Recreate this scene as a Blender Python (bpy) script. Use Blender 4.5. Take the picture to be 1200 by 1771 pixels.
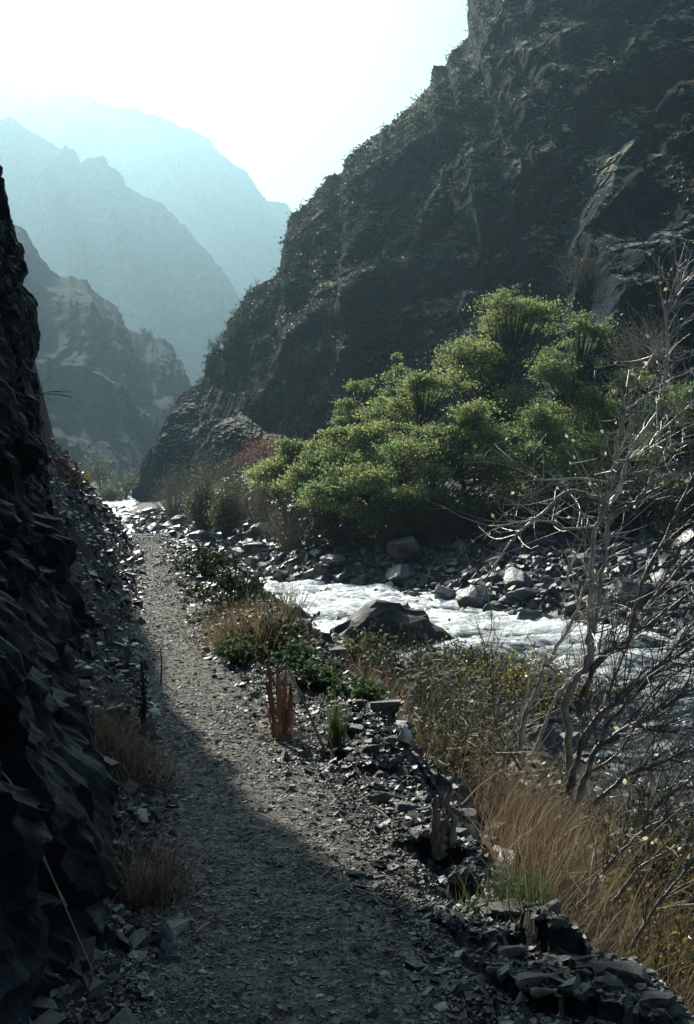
import bpy, math, time
import numpy as np
from mathutils import Vector, Matrix
T0 = time.time()
for o in list(bpy.data.objects): bpy.data.objects.remove(o)
S = bpy.context.scene
COL = S.collection

# ------------------------------------------------------------------ camera, sky, sun, exposure
F = 2066.0; HZ = 800.0
PITCH = math.atan((885.5 - HZ) / F)
cam_d = bpy.data.cameras.new('camera'); cam = bpy.data.objects.new('camera', cam_d); COL.objects.link(cam)
cam_d.sensor_fit = 'VERTICAL'; cam_d.sensor_height = 36; cam_d.lens = 36 * F / 1771
cam_d.clip_start = 0.05; cam_d.clip_end = 20000
CZ = 1.6
cam.location = (0, 0, CZ); cam.rotation_euler = (math.pi / 2 - PITCH, 0, 0)
S.camera = cam
SUN_AZ = math.radians(-24.5); SUN_EL = math.radians(34.5)      # azimuth from +Y, negative to the left
w = bpy.data.worlds.new('World'); S.world = w; w.use_nodes = True
wn = w.node_tree; bg = wn.nodes['Background']
sky = wn.nodes.new('ShaderNodeTexSky'); sky.sky_type = 'NISHITA'; sky.sun_disc = False
sky.sun_elevation = SUN_EL; sky.sun_rotation = SUN_AZ
sky.air_density = 1.3; sky.dust_density = 3.8; sky.ozone_density = 1.5
tint = wn.nodes.new('ShaderNodeMix'); tint.data_type = 'RGBA'; tint.blend_type = 'MULTIPLY'
tint.inputs[0].default_value = 1.0; tint.inputs[7].default_value = (0.80, 0.94, 1.0, 1)
wn.links.new(sky.outputs[0], tint.inputs[6]); wn.links.new(tint.outputs[2], bg.inputs[0])
bg.inputs[1].default_value = 0.05
sd = bpy.data.lights.new('sun', 'SUN'); sd.energy = 5.0; sd.angle = math.radians(0.55); sd.color = (1.0, 0.94, 0.83)
sun = bpy.data.objects.new('sun', sd); COL.objects.link(sun)
SD = Vector((math.sin(SUN_AZ) * math.cos(SUN_EL), math.cos(SUN_AZ) * math.cos(SUN_EL), math.sin(SUN_EL)))
sun.rotation_euler = SD.to_track_quat('Z', 'Y').to_euler()
S.view_settings.view_transform = 'Standard'; S.view_settings.look = 'None'
S.view_settings.exposure = 0.74; S.view_settings.gamma = 1
S.cycles.max_bounces = 6; S.cycles.volume_bounces = 0; S.cycles.transparent_max_bounces = 8
S.cycles.diffuse_bounces = 3; S.cycles.glossy_bounces = 2; S.cycles.sample_clamp_indirect = 4
HAZE = 0.00051

# ------------------------------------------------------------------ helpers
rng = np.random.default_rng(7)
_c, _s = math.cos(PITCH), math.sin(PITCH)
def P(px, py, Y):
    "world point seen at photo pixel (px,py) standing at distance Y"
    dx = px - 600.0; a = 885.5 - py
    dy = a * _s + F * _c; dz = a * _c - F * _s
    k = Y / dy
    return (dx * k, Y, CZ + dz * k)
def G(px, py, z=0.0):
    "world point at pixel on the level z"
    dx = px - 600.0; a = 885.5 - py
    dy = a * _s + F * _c; dz = a * _c - F * _s
    k = (z - CZ) / dz
    return (dx * k, dy * k, z)

def _h(ix, iy, iz, seed):
    n = (ix.astype(np.int64) * 374761393 + iy.astype(np.int64) * 668265263 + iz.astype(np.int64) * 2147483647 + seed * 1442695041) & 0xffffffff
    n = ((n ^ (n >> 13)) * 1274126177) & 0xffffffff
    n = ((n ^ (n >> 16)) * 2246822519) & 0xffffffff
    return (n ^ (n >> 15)) & 0xffffff
def hf(ix, iy, iz, seed): return _h(ix, iy, iz, seed) / float(0x1000000)
def vnoise(p, seed=0):
    p = np.asarray(p, float); i = np.floor(p).astype(np.int64); f = p - i; f = f * f * f * (f * (f * 6 - 15) + 10)
    r = 0
    for a in (0, 1):
        for b in (0, 1):
            for c in (0, 1):
                wgt = (f[..., 0] if a else 1 - f[..., 0]) * (f[..., 1] if b else 1 - f[..., 1]) * (f[..., 2] if c else 1 - f[..., 2])
                r = r + wgt * hf(i[..., 0] + a, i[..., 1] + b, i[..., 2] + c, seed)
    return r * 2 - 1
def fbm(p, oct=4, seed=0, gain=0.5):
    p = np.asarray(p, float); a = 1.0; t = 0; r = 0
    for k in range(oct):
        r = r + a * vnoise(p * (2.03 ** k) + 17.3 * k, seed + k); t += a; a *= gain
    return r / t
def facets(p, seed=0, tilt=0.6):
    "blocky, broken rock: every Voronoi cell a tilted plane"
    p = np.asarray(p, float); i = np.floor(p).astype(np.int64)
    best = np.full(p.shape[:-1], 1e9); val = np.zeros(p.shape[:-1])
    for a in (-1, 0, 1):
        for b in (-1, 0, 1):
            for c in (-1, 0, 1):
                ix, iy, iz = i[..., 0] + a, i[..., 1] + b, i[..., 2] + c
                q = np.stack([ix + hf(ix, iy, iz, seed + 1), iy + hf(ix, iy, iz, seed + 2), iz + hf(ix, iy, iz, seed + 3)], -1)
                d = p - q; dd = (d * d).sum(-1)
                v = hf(ix, iy, iz, seed + 4) * 2 - 1
                v = v + tilt * 2 * (d[..., 0] * (hf(ix, iy, iz, seed + 5) - .5) + d[..., 1] * (hf(ix, iy, iz, seed + 6) - .5) + d[..., 2] * (hf(ix, iy, iz, seed + 7) - .5)) * 2
                m = dd < best
                best = np.where(m, dd, best); val = np.where(m, v, val)
    return val
def ss(a, b, x):
    t = np.clip((x - a) / (b - a), 0, 1); return t * t * (3 - 2 * t)

def tag(o, label=None, cat=None, group=None, kind=None):
    if label: o['label'] = label
    if cat: o['category'] = cat
    if group: o['group'] = group
    if kind: o['kind'] = kind
    return o
def mesh_data(name, V, Fc, mats=(), smooth=False, midx=None):
    me = bpy.data.meshes.new(name)
    V = np.ascontiguousarray(V, dtype=np.float32); Fc = np.ascontiguousarray(Fc, dtype=np.int32)
    n, k = Fc.shape
    me.vertices.add(len(V)); me.vertices.foreach_set('co', V.ravel())
    me.loops.add(n * k); me.loops.foreach_set('vertex_index', Fc.ravel())
    me.polygons.add(n); me.polygons.foreach_set('loop_start', np.arange(0, n * k, k, dtype=np.int32))
    me.polygons.foreach_set('use_smooth', np.full(n, bool(smooth)))
    for m in (mats if isinstance(mats, (list, tuple)) else [mats]): me.materials.append(m)
    if midx is not None: me.polygons.foreach_set('material_index', np.asarray(midx, dtype=np.int32))
    me.update(calc_edges=True)
    return me
def obj(name, me, parent=None, loc=None):
    o = bpy.data.objects.new(name, me); COL.objects.link(o)
    if parent: o.parent = parent
    if loc is not None: o.location = loc
    return o
def empty(name, loc=(0, 0, 0)):
    o = bpy.data.objects.new(name, None); o.empty_display_size = .2; COL.objects.link(o); o.location = loc; return o
def grid_faces(nu, nv):
    a = np.arange(nu - 1)[:, None] * nv + np.arange(nv - 1)[None, :]
    a = a.ravel(); return np.stack([a, a + nv, a + nv + 1, a + 1], 1)

class MB:
    "collects triangles"
    def __init__(s): s.V = []; s.F = []; s.n = 0
    def add(s, V, Fc):
        V = np.asarray(V, float).reshape(-1, 3); Fc = np.asarray(Fc, int)
        if Fc.shape[1] == 4: Fc = np.concatenate([Fc[:, [0, 1, 2]], Fc[:, [0, 2, 3]]])
        s.V.append(V); s.F.append(Fc + s.n); s.n += len(V)
    def tube(s, pts, rad, sides=6):
        pts = np.asarray(pts, float); n = len(pts); rad = np.broadcast_to(np.asarray(rad, float), (n,))
        t = np.gradient(pts, axis=0); t /= np.linalg.norm(t, axis=1)[:, None] + 1e-9
        ref = np.array([0, 0, 1.]) if abs(t[0, 2]) < .9 else np.array([1., 0, 0])
        a = np.cross(t, ref); a /= np.linalg.norm(a, axis=1)[:, None] + 1e-9; b = np.cross(t, a)
        th = np.arange(sides) * 2 * math.pi / sides
        R = pts[:, None] + rad[:, None, None] * (np.cos(th)[None, :, None] * a[:, None] + np.sin(th)[None, :, None] * b[:, None])
        V = np.concatenate([R.reshape(-1, 3), pts[-1:] + t[-1:] * rad[-1]])
        fs = []
        for i in range(n - 1):
            for j in range(sides):
                k = (j + 1) % sides
                fs.append((i * sides + j, i * sides + k, (i + 1) * sides + k)); fs.append((i * sides + j, (i + 1) * sides + k, (i + 1) * sides + j))
        for j in range(sides): fs.append(((n - 1) * sides + j, (n - 1) * sides + (j + 1) % sides, n * sides))
        s.add(V, fs)
    def data(s, name, mat, smooth=False):
        return mesh_data(name, np.concatenate(s.V), np.concatenate(s.F), mat, smooth)
    def build(s, name, mat, parent=None, smooth=False):
        return obj(name, s.data(name, mat, smooth), parent)
def spline(pts, n=8):
    "Catmull-Rom through points"
    p = np.asarray(pts, float); q = np.concatenate([[2 * p[0] - p[1]], p, [2 * p[-1] - p[-2]]]); out = []
    for i in range(1, len(q) - 2):
        for t in np.linspace(0, 1, n, endpoint=False):
            out.append(.5 * ((2 * q[i]) + (-q[i - 1] + q[i + 1]) * t + (2 * q[i - 1] - 5 * q[i] + 4 * q[i + 1] - q[i + 2]) * t * t + (-q[i - 1] + 3 * q[i] - 3 * q[i + 1] + q[i + 2]) * t ** 3))
    out.append(p[-1]); return np.array(out)
def leaves(C, size, rg, up=0.6, aspect=0.55):
    "folded leaf blades, two triangles each, at centres C"
    C = np.asarray(C, float); n = len(C); size = np.broadcast_to(size, (n,))
    N = rg.normal(size=(n, 3)); N[:, 2] = np.abs(N[:, 2]) + up; N /= np.linalg.norm(N, axis=1)[:, None]
    D = rg.normal(size=(n, 3)); D -= (D * N).sum(1)[:, None] * N; D /= np.linalg.norm(D, axis=1)[:, None]
    W = np.cross(N, D); s = size[:, None]
    a = C - D * s * .5; b = C + D * s * .5; c = C + W * s * aspect * .5 + N * s * .12; d = C - W * s * aspect * .5 + N * s * .12
    V = np.stack([a, c, b, d], 1).reshape(-1, 3)
    i = np.arange(n)[:, None] * 4
    return V, np.concatenate([i + [0, 1, 2], i + [0, 2, 3]])
def blades(B, Tp, wd, rg, seg=3, sag=0.15):
    "grass blades from bases B to tips Tp"
    B = np.asarray(B, float); Tp = np.asarray(Tp, float); n = len(B); wd = np.broadcast_to(wd, (n,))
    d = Tp - B; L = np.linalg.norm(d, axis=1)
    side = np.cross(d, rg.normal(size=(n, 3))); side /= np.linalg.norm(side, axis=1)[:, None] + 1e-9
    rows = []
    for k in range(seg + 1):
        t = k / seg
        c = B + d * t; c[:, 2] += L * sag * (4 * t * (1 - t))
        hw = (wd * (1 - t * .85) * .5)[:, None]
        rows += [c - side * hw, c + side * hw]
    V = np.stack(rows, 1).reshape(-1, 3); i = np.arange(n)[:, None] * (2 * seg + 2); fs = []
    for k in range(seg): fs += [i + [2 * k, 2 * k + 1, 2 * k + 3], i + [2 * k, 2 * k + 3, 2 * k + 2]]
    return V, np.concatenate(fs)

# ------------------------------------------------------------------ materials
def mat(name, stops, scale=3.0, rough=0.8, bump=0.4, bdist=0.02, detail=8, rscale=None, spec=0.5, extra=None, coords='Object', island=0.0, nscale=(1, 1, 1)):
    m = bpy.data.materials.new(name); m.use_nodes = True; t = m.node_tree; L = t.links; N = t.nodes
    b = N['Principled BSDF']
    tc = N.new('ShaderNodeTexCoord'); mp = N.new('ShaderNodeMapping'); L.new(tc.outputs[coords], mp.inputs[0]); mp.inputs['Scale'].default_value = nscale
    n1 = N.new('ShaderNodeTexNoise'); n1.inputs['Scale'].default_value = scale; n1.inputs['Detail'].default_value = detail; n1.inputs['Roughness'].default_value = .65
    L.new(mp.outputs[0], n1.inputs[0])
    r = N.new('ShaderNodeValToRGB'); L.new(n1.outputs[0], r.inputs[0])
    while len(r.color_ramp.elements) < len(stops): r.color_ramp.elements.new(.5)
    for e, (pos, c) in zip(r.color_ramp.elements, stops): e.position = pos; e.color = (*c, 1)
    col = r.outputs[0]
    if island:
        g = N.new('ShaderNodeNewGeometry'); oi = N.new('ShaderNodeObjectInfo')
        ad = N.new('ShaderNodeMath'); ad.operation = 'ADD'; L.new(g.outputs['Random Per Island'], ad.inputs[0]); L.new(oi.outputs['Random'], ad.inputs[1])
        fr = N.new('ShaderNodeMath'); fr.operation = 'FRACT'; L.new(ad.outputs[0], fr.inputs[0])
        mr = N.new('ShaderNodeMapRange'); mr.inputs[3].default_value = 1 - island; mr.inputs[4].default_value = 1 + island; L.new(fr.outputs[0], mr.inputs[0])
        mu = N.new('ShaderNodeVectorMath'); mu.operation = 'SCALE'; L.new(col, mu.inputs[0]); L.new(mr.outputs[0], mu.inputs['Scale']); col = mu.outputs[0]
    L.new(col, b.inputs['Base Color'])
    b.inputs['Roughness'].default_value = rough; b.inputs['Specular IOR Level'].default_value = spec
    if bump:
        n2 = N.new('ShaderNodeTexNoise'); n2.inputs['Scale'].default_value = scale * 4; n2.inputs['Detail'].default_value = 8; n2.inputs['Roughness'].default_value = .7; L.new(mp.outputs[0], n2.inputs[0])
        bp = N.new('ShaderNodeBump'); bp.inputs['Strength'].default_value = bump; bp.inputs['Distance'].default_value = bdist
        L.new(n2.outputs[0], bp.inputs['Height']); L.new(bp.outputs[0], b.inputs['Normal'])
    if extra: extra(m, t, b, mp, col)
    return m
def flat_cover(cover, lo, hi, nsc=0.3, nw=.5):
    "a second ground cover (dry grass, soil) settled wherever the surface lies flat enough to hold it"
    def f(m, t, b, mp, col):
        N = t.nodes; L = t.links
        g = N.new('ShaderNodeNewGeometry'); sp = N.new('ShaderNodeSeparateXYZ'); L.new(g.outputs['True Normal'], sp.inputs[0])
        nz = N.new('ShaderNodeTexNoise'); nz.inputs['Scale'].default_value = nsc; nz.inputs['Detail'].default_value = 6; L.new(mp.outputs[0], nz.inputs[0])
        ad = N.new('ShaderNodeMath'); ad.operation = 'MULTIPLY_ADD'; ad.inputs[1].default_value = nw; L.new(nz.outputs[0], ad.inputs[0]); L.new(sp.outputs[2], ad.inputs[2])
        mr = N.new('ShaderNodeMapRange'); mr.inputs[1].default_value = lo + nw / 2; mr.inputs[2].default_value = hi + nw / 2; L.new(ad.outputs[0], mr.inputs[0])
        mx = N.new('ShaderNodeMix'); mx.data_type = 'RGBA'; L.new(mr.outputs[0], mx.inputs[0]); L.new(col, mx.inputs[6])
        r = N.new('ShaderNodeValToRGB'); L.new(nz.outputs[0], r.inputs[0])
        r.color_ramp.elements[0].color = (*[c * .55 for c in cover], 1); r.color_ramp.elements[1].color = (*cover, 1)
        r.color_ramp.elements[0].position = .35; r.color_ramp.elements[1].position = .65
        L.new(r.outputs[0], mx.inputs[7]); L.new(mx.outputs[2], b.inputs['Base Color'])
    return f
def leaf_mat(name, cols, trans=0.5, rough=0.5, spec=0.4, tcol=1.3):
    m = bpy.data.materials.new(name); m.use_nodes = True; t = m.node_tree; L = t.links; N = t.nodes
    b = N['Principled BSDF']; out = N['Material Output']
    g = N.new('ShaderNodeNewGeometry'); oi = N.new('ShaderNodeObjectInfo')
    ad = N.new('ShaderNodeMath'); ad.operation = 'ADD'; L.new(g.outputs['Random Per Island'], ad.inputs[0]); L.new(oi.outputs['Random'], ad.inputs[1])
    fr = N.new('ShaderNodeMath'); fr.operation = 'FRACT'; L.new(ad.outputs[0], fr.inputs[0])
    r = N.new('ShaderNodeValToRGB'); L.new(fr.outputs[0], r.inputs[0])
    while len(r.color_ramp.elements) < len(cols): r.color_ramp.elements.new(.5)
    for k, (e, c) in enumerate(zip(r.color_ramp.elements, cols)): e.position = k / max(1, len(cols) - 1); e.color = (*c, 1)
    L.new(r.outputs[0], b.inputs['Base Color']); b.inputs['Roughness'].default_value = rough; b.inputs['Specular IOR Level'].default_value = spec
    tr = N.new('ShaderNodeBsdfTranslucent'); mu = N.new('ShaderNodeVectorMath'); mu.operation = 'SCALE'; mu.inputs['Scale'].default_value = tcol
    L.new(r.outputs[0], mu.inputs[0]); L.new(mu.outputs[0], tr.inputs[0])
    mx = N.new('ShaderNodeMixShader'); mx.inputs[0].default_value = trans
    L.new(b.outputs[0], mx.inputs[1]); L.new(tr.outputs[0], mx.inputs[2]); L.new(mx.outputs[0], out.inputs[0])
    return m
M = {}
M['hill'] = mat('hill_rock', [(.3, (.002, .010, .017)), (.5, (.005, .019, .029)), (.72, (.016, .038, .052))], .3, .95, .8, .5, spec=.1, extra=flat_cover((.40, .38, .27), .60, .84, .11, .9))  # rock tinted blue to paint in some of the haze
M['spur'] = mat('spur_rock', [(.3, (.002, .010, .017)), (.5, (.005, .019, .029)), (.72, (.016, .038, .052))], .3, .95, .8, .5, spec=.1, extra=flat_cover((.50, .47, .34), .86, .97, .16))  # same blue haze tint painted into the rock colour
M['blue'] = mat('haze_blue_rock', [(.3, (.018, .034, .042)), (.5, (.032, .052, .062)), (.72, (.055, .076, .084))], .12, .95, .8, .8, spec=.05, extra=flat_cover((.05, .07, .07), .74, .98, .08))  # haze over the left hill painted in as blue rock
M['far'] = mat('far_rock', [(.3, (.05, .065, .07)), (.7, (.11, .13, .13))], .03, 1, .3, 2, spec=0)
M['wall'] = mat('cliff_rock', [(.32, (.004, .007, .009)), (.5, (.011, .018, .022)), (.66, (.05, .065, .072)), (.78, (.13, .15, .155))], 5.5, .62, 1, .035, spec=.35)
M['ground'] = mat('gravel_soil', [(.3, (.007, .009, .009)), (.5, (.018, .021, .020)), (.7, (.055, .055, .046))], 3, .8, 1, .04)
M['dirt'] = mat('path_dirt', [(.36, (.022, .023, .021)), (.48, (.10, .093, .077)), (.62, (.30, .272, .22))], 16, .85, 1, .02)
M['gravel'] = mat('path_gravel', [(.3, (.035, .034, .03)), (.53, (.13, .12, .10)), (.70, (.42, .39, .325))], 14, .6, .5, .004, spec=.4, island=.45)
M['boulder'] = mat('river_boulder', [(.3, (.013, .017, .019)), (.55, (.036, .042, .044)), (.75, (.12, .13, .13))], 1.8, .44, .8, .03, spec=.7, island=.5)
M['darkrock'] = mat('dark_rock', [(.3, (.003, .004, .005)), (.7, (.010, .012, .013))], 2.5, .6, .8, .05)
M['stone'] = mat('slate_stone', [(.3, (.011, .014, .014)), (.52, (.05, .052, .047)), (.68, (.24, .235, .20))], 9, .42, .7, .008, spec=.65, island=.55)
M['stoneW'] = mat('rusty_stone', [(.3, (.05, .045, .04)), (.55, (.12, .095, .078)), (.75, (.24, .19, .15))], 9, .5, .5, .006)
M['white'] = mat('white_stone', [(.3, (.55, .56, .56)), (.7, (.8, .8, .78))], 9, .5, .5, .006)
M['bark'] = mat('pale_bark', [(.3, (.16, .15, .135)), (.5, (.46, .445, .41)), (.7, (.78, .76, .71))], 16, .36, .6, .004)
M['greybark'] = mat('grey_bark', [(.3, (.05, .045, .04)), (.5, (.16, .15, .13)), (.7, (.42, .40, .36))], 16, .4, .8, .005)
M['darkbark'] = mat('dark_bark', [(.3, (.015, .013, .012)), (.7, (.06, .05, .045))], 8, .8, .6, .01)
M['redwood'] = mat('rusty_wood', [(.3, (.10, .04, .025)), (.48, (.36, .17, .10)), (.66, (.65, .42, .29))], 12, .7, 1, .01, nscale=(1, 1, .12))
M['oldwood'] = mat('weathered_wood', [(.3, (.06, .045, .033)), (.48, (.3, .23, .165)), (.68, (.6, .5, .37))], 10, .8, 1, .012, nscale=(1, 1, .12))
M['straw'] = mat('straw', [(.3, (.2, .16, .1)), (.7, (.45, .37, .25))], 20, .6, .2, .002)
M['drygrass'] = leaf_mat('dry_red_grass', [(.04, .03, .025), (.19, .095, .055), (.32, .175, .11), (.42, .28, .19), (.09, .06, .045), (.48, .42, .33), (.02, .02, .015)], .3)
M['tangrass'] = leaf_mat('tan_grass', [(.13, .10, .06), (.28, .22, .13), (.2, .16, .09)], .35)
M['greengrass'] = leaf_mat('green_grass', [(.05, .07, .035), (.09, .12, .055), (.16, .17, .08)], .4)
M['locust'] = leaf_mat('locust_leaves', [(.06, .12, .06), (.11, .195, .085), (.19, .29, .11), (.30, .37, .14), (.48, .43, .17)], .55)
M['locustY'] = leaf_mat('yellowing_locust_leaves', [(.08, .15, .07), (.17, .25, .10), (.30, .35, .13), (.44, .42, .17), (.55, .46, .17)], .55)
M['yleaf'] = leaf_mat('yellow_leaves', [(.05, .075, .025), (.12, .13, .04), (.28, .22, .05), (.38, .30, .08)], .5, .3, .6)
M['gleaf'] = leaf_mat('bright_green_leaves', [(.03, .07, .03), (.07, .13, .05), (.15, .2, .09)], .4)
M['dleaf'] = leaf_mat('dark_olive_leaves', [(.015, .028, .014), (.03, .045, .022), (.06, .075, .03)], .35)
M['sage'] = leaf_mat('grey_twig_leaves', [(.06, .055, .05), (.10, .09, .08), (.15, .13, .11)], .35)
M['olive'] = leaf_mat('olive_sage_leaves', [(.05, .065, .035), (.11, .12, .06), (.2, .18, .08)], .45)
M['red'] = leaf_mat('red_leaves', [(.14, .035, .035), (.28, .06, .06), (.3, .11, .10), (.14, .10, .08)], .5)
def glint_leaf():
    m = leaf_mat('shiny_yellow_leaf', [(.3, .32, .12), (.55, .5, .25), (.75, .72, .55)], .5, .2, 1.0); return m
M['shiny'] = glint_leaf()
# water
def water():
    m = bpy.data.materials.new('river_water'); m.use_nodes = True; t = m.node_tree; L = t.links; N = t.nodes; b = N['Principled BSDF']
    tc = N.new('ShaderNodeTexCoord'); mp = N.new('ShaderNodeMapping'); mp.inputs['Rotation'].default_value = (0, 0, math.radians(32)); mp.inputs['Scale'].default_value = (1, 2.3, 1)
    L.new(tc.outputs['Object'], mp.inputs[0])
    n = N.new('ShaderNodeTexNoise'); n.inputs['Scale'].default_value = 1.2; n.inputs['Detail'].default_value = 9; n.inputs['Roughness'].default_value = .68; L.new(mp.outputs[0], n.inputs[0])
    at = N.new('ShaderNodeAttribute'); at.attribute_name = 'foam_glare'
    ad = N.new('ShaderNodeMath'); ad.operation = 'ADD'; L.new(n.outputs[0], ad.inputs[0]); L.new(at.outputs['Fac'], ad.inputs[1])
    mr = N.new('ShaderNodeMapRange'); mr.inputs[1].default_value = .50; mr.inputs[2].default_value = .74; L.new(ad.outputs[0], mr.inputs[0])
    mx = N.new('ShaderNodeMix'); mx.data_type = 'RGBA'; L.new(mr.outputs[0], mx.inputs[0]); mx.inputs[6].default_value = (.03, .046, .048, 1); mx.inputs[7].default_value = (.86, .88, .88, 1)  # white serves both foam and painted sun glare
    L.new(mx.outputs[2], b.inputs['Base Color'])
    rr = N.new('ShaderNodeMapRange'); rr.inputs[3].default_value = .12; rr.inputs[4].default_value = .55; L.new(mr.outputs[0], rr.inputs[0]); L.new(rr.outputs[0], b.inputs['Roughness'])
    b.inputs['IOR'].default_value = 1.33
    n2 = N.new('ShaderNodeTexNoise'); n2.inputs['Scale'].default_value = 5; n2.inputs['Detail'].default_value = 6; L.new(mp.outputs[0], n2.inputs[0])
    bp = N.new('ShaderNodeBump'); bp.inputs['Strength'].default_value = 1; bp.inputs['Distance'].default_value = .07; L.new(n2.outputs[0], bp.inputs['Height']); L.new(bp.outputs[0], b.inputs['Normal'])
    return m
M['water'] = water()

# ------------------------------------------------------------------ the lie of the land
def tab(rows):
    r = np.array(rows, float); return lambda y, k=1: np.interp(y, r[:, 0], r[:, k])
_path = tab([(-8, -.75, .55), (0, -.72, .45), (3.4, -.66, .31), (4.7, -.82, .22), (6, -1.02, -.06), (8.3, -1.5, -.62), (11, -2.05, -1.2), (16.5, -2.95, -2.15), (22, -3.95, -3.15), (26.4, -4.95, -4.15), (40, -8.2, -7.2), (60, -13.5, -12.5), (120, -31, -30), (300, -50, -48)])
_edge = tab([(-8, 1.9), (1, 1.5), (3, 1.12), (3.7, .92), (4.2, .72), (5.5, .38), (7.5, .2), (10, -.12), (15, -1.12), (20.7, -2.2), (26, -3.6), (33, -5.0), (42, -7.6), (60, -12), (120, -29.5), (300, -47)])
_wl = tab([(-8, 12), (6, 8), (12, 6), (17, 4.6), (22.5, 2.2), (27, -.5), (42, -6.2), (75, -16.3), (124, -26), (200, -40), (300, -46)])
_wr = tab([(-8, 26), (10, 18), (16, 14), (22, 10.5), (28, 7.2), (32, 4.9), (35.4, 3.1), (39.4, .76), (42, -3), (60, -9.8), (75, -14.2), (124, -22.5), (200, -36), (300, -42)])
WZ = -2.6
def pz(y): return -1.9 * ss(26, 46, y)
def height(x, y, detail=True):
    x = np.asarray(x, float); y = np.asarray(y, float)
    pl, pr = _path(y, 1), _path(y, 2); e = np.maximum(_edge(y), pr + .05); wl, wr = _wl(y), _wr(y); z0 = pz(y)
    dl = np.maximum(pl - x, 0)
    left = z0 + np.minimum((.62 + .75 * ss(9, 14, y)) * dl + 3 * ss(13, 17, y) * np.maximum(dl - 1.5, 0), 2.2 + 7 * (1 - ss(23, 29, y))) * (1 - ss(25, 35, y) * .8)  # steep hidden part of the slope added to keep sun off the scree
    mid = z0 + 0 * x
    t = np.clip((x - e) / np.maximum(wl - e, .5), 0, 1)
    bank = z0 + (WZ - .15 - z0) * (1 - (1 - t) ** 1.7) - .18 * ss(0, .25, x - e) * (1 - t)
    tb = np.clip((x - wl) / np.maximum(wr - wl, .5), 0, 1)
    bed = WZ - .15 - .8 * np.sin(tb * math.pi)
    d = np.maximum(x - wr, 0)
    rb = WZ - .15 + 1.7 * (1 - np.exp(-d / 4.0)) + .045 * np.maximum(d - 3, 0) + 2.0 * ss(46, 70, y + .0 * x) * ss(2, 12, d)
    z = np.where(x < pl, left, np.where(x < e, mid, np.where(x < wl, bank, np.where(x < wr, bed, rb))))
    if detail:
        p = np.stack([x, y, 0 * x], -1)
        onpath = ss(-.15, .15, x - pl) * ss(-.25, .05, pr - x)
        rough = 1 - .9 * onpath
        z = z + rough * (.05 * facets(p * 2.6, 3) * ss(0, .25, np.abs(x - (pl + pr) / 2) - .4) + .10 * fbm(p * .9, 4, 5)) + .012 * fbm(p * 5, 3, 9)
        z = z + .20 * ss(8, 30, y) * rough * fbm(p * .5, 3, 12)
        z = z - onpath * .03
    return z
def nrm(x, y, e=.1):
    hx = (height(x + e, y) - height(x - e, y)) / (2 * e); hy = (height(x, y + e) - height(x, y - e)) / (2 * e)
    n = np.stack([-hx, -hy, np.ones_like(hx)], -1); return n / np.linalg.norm(n, axis=-1)[..., None]

ys = [-7.0]
while ys[-1] < 260: ys.append(ys[-1] + (0.25 if ys[-1] < 1.5 else max(.045, .0085 * ys[-1])))
ys = np.array(ys)
sx = np.linspace(-1, 1, 521); sx = np.sign(sx) * (.55 * np.abs(sx) + .45 * np.abs(sx) ** 3)
Y, SX = np.meshgrid(ys, sx, indexing='ij')
X = SX * (5 + .62 * np.maximum(Y, 0)) + (-.02 * Y)
Z = height(X, Y)
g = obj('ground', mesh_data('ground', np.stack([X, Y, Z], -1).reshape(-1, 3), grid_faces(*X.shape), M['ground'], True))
tag(g, 'dark stony ground of the river bank and slope beside the trail', kind='structure')
def pnoise(x, y):
    q = np.stack([x, y, 0 * x], -1); return .010 + .016 * fbm(q * 3, 4, 44) + .006 * fbm(q * 14, 2, 45)
# trodden path: its own sheet just above the ground
py_ = [-6.5]
while py_[-1] < 40: py_.append(py_[-1] + (.2 if py_[-1] < 1.5 else max(.03, .006 * py_[-1])))
py_ = np.array(py_); u = np.linspace(0, 1, 61)
Yp, U = np.meshgrid(py_, u, indexing='ij')
wob = .16 * fbm(np.stack([Yp * .9, U * 0, U * 0], -1), 3, 31); wob2 = .16 * fbm(np.stack([Yp * .9, U * 0, U * 0 + 9], -1), 3, 32)
Xp = (_path(Yp, 1) + wob) * (1 - U) + (_path(Yp, 2) + wob2) * U
q = np.stack([Xp, Yp, 0 * Xp], -1)
Zp = height(Xp, Yp) + pnoise(Xp, Yp) - .05 * (ss(.06, 0, U) + ss(.94, 1, U))
tag(obj('path', mesh_data('path', np.stack([Xp, Yp, Zp], -1).reshape(-1, 3), grid_faces(*Xp.shape), M['dirt'], True)), 'narrow trodden dirt path along the foot of the cliff', kind='structure')
# river
ys2 = [2.0]
while ys2[-1] < 280: ys2.append(ys2[-1] + max(.07, .0055 * ys2[-1]))
ys2 = np.array(ys2); u = np.linspace(0, 1, 190)
Yr, U = np.meshgrid(ys2, u, indexing='ij')
Xr = (_wl(Yr) - .9) * (1 - U) + (_wr(Yr) + .9) * U
ca, sa = math.cos(.55), math.sin(.55)
q = np.stack([(Xr * ca + Yr * sa) * .55, (-Xr * sa + Yr * ca) * 1.3, 0 * Xr], -1)
wv = 1.5 * fbm(q, 5, 60); rid = 1 - np.abs(fbm(q * 1.7, 4, 66)) * 2
chop = fbm(np.stack([Xr * 1.6, Yr * 1.1, 0 * Xr], -1), 3, 70)
Zr = WZ + .13 * wv + .11 * rid + .07 * chop
ro = obj('river', mesh_data('river', np.stack([Xr, Yr, Zr], -1).reshape(-1, 3), grid_faces(*Xr.shape), M['water'], True))
fo = (.10 * ss(25, 33, Yr) + .16 * rid * ss(18, 30, Yr) + .17 * wv - .03 * ss(30, 22, Yr) - .04 * ss(60, 100, Yr) + .01).astype(np.float32)  # foam, plus sun glare on the water painted in as white
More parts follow.
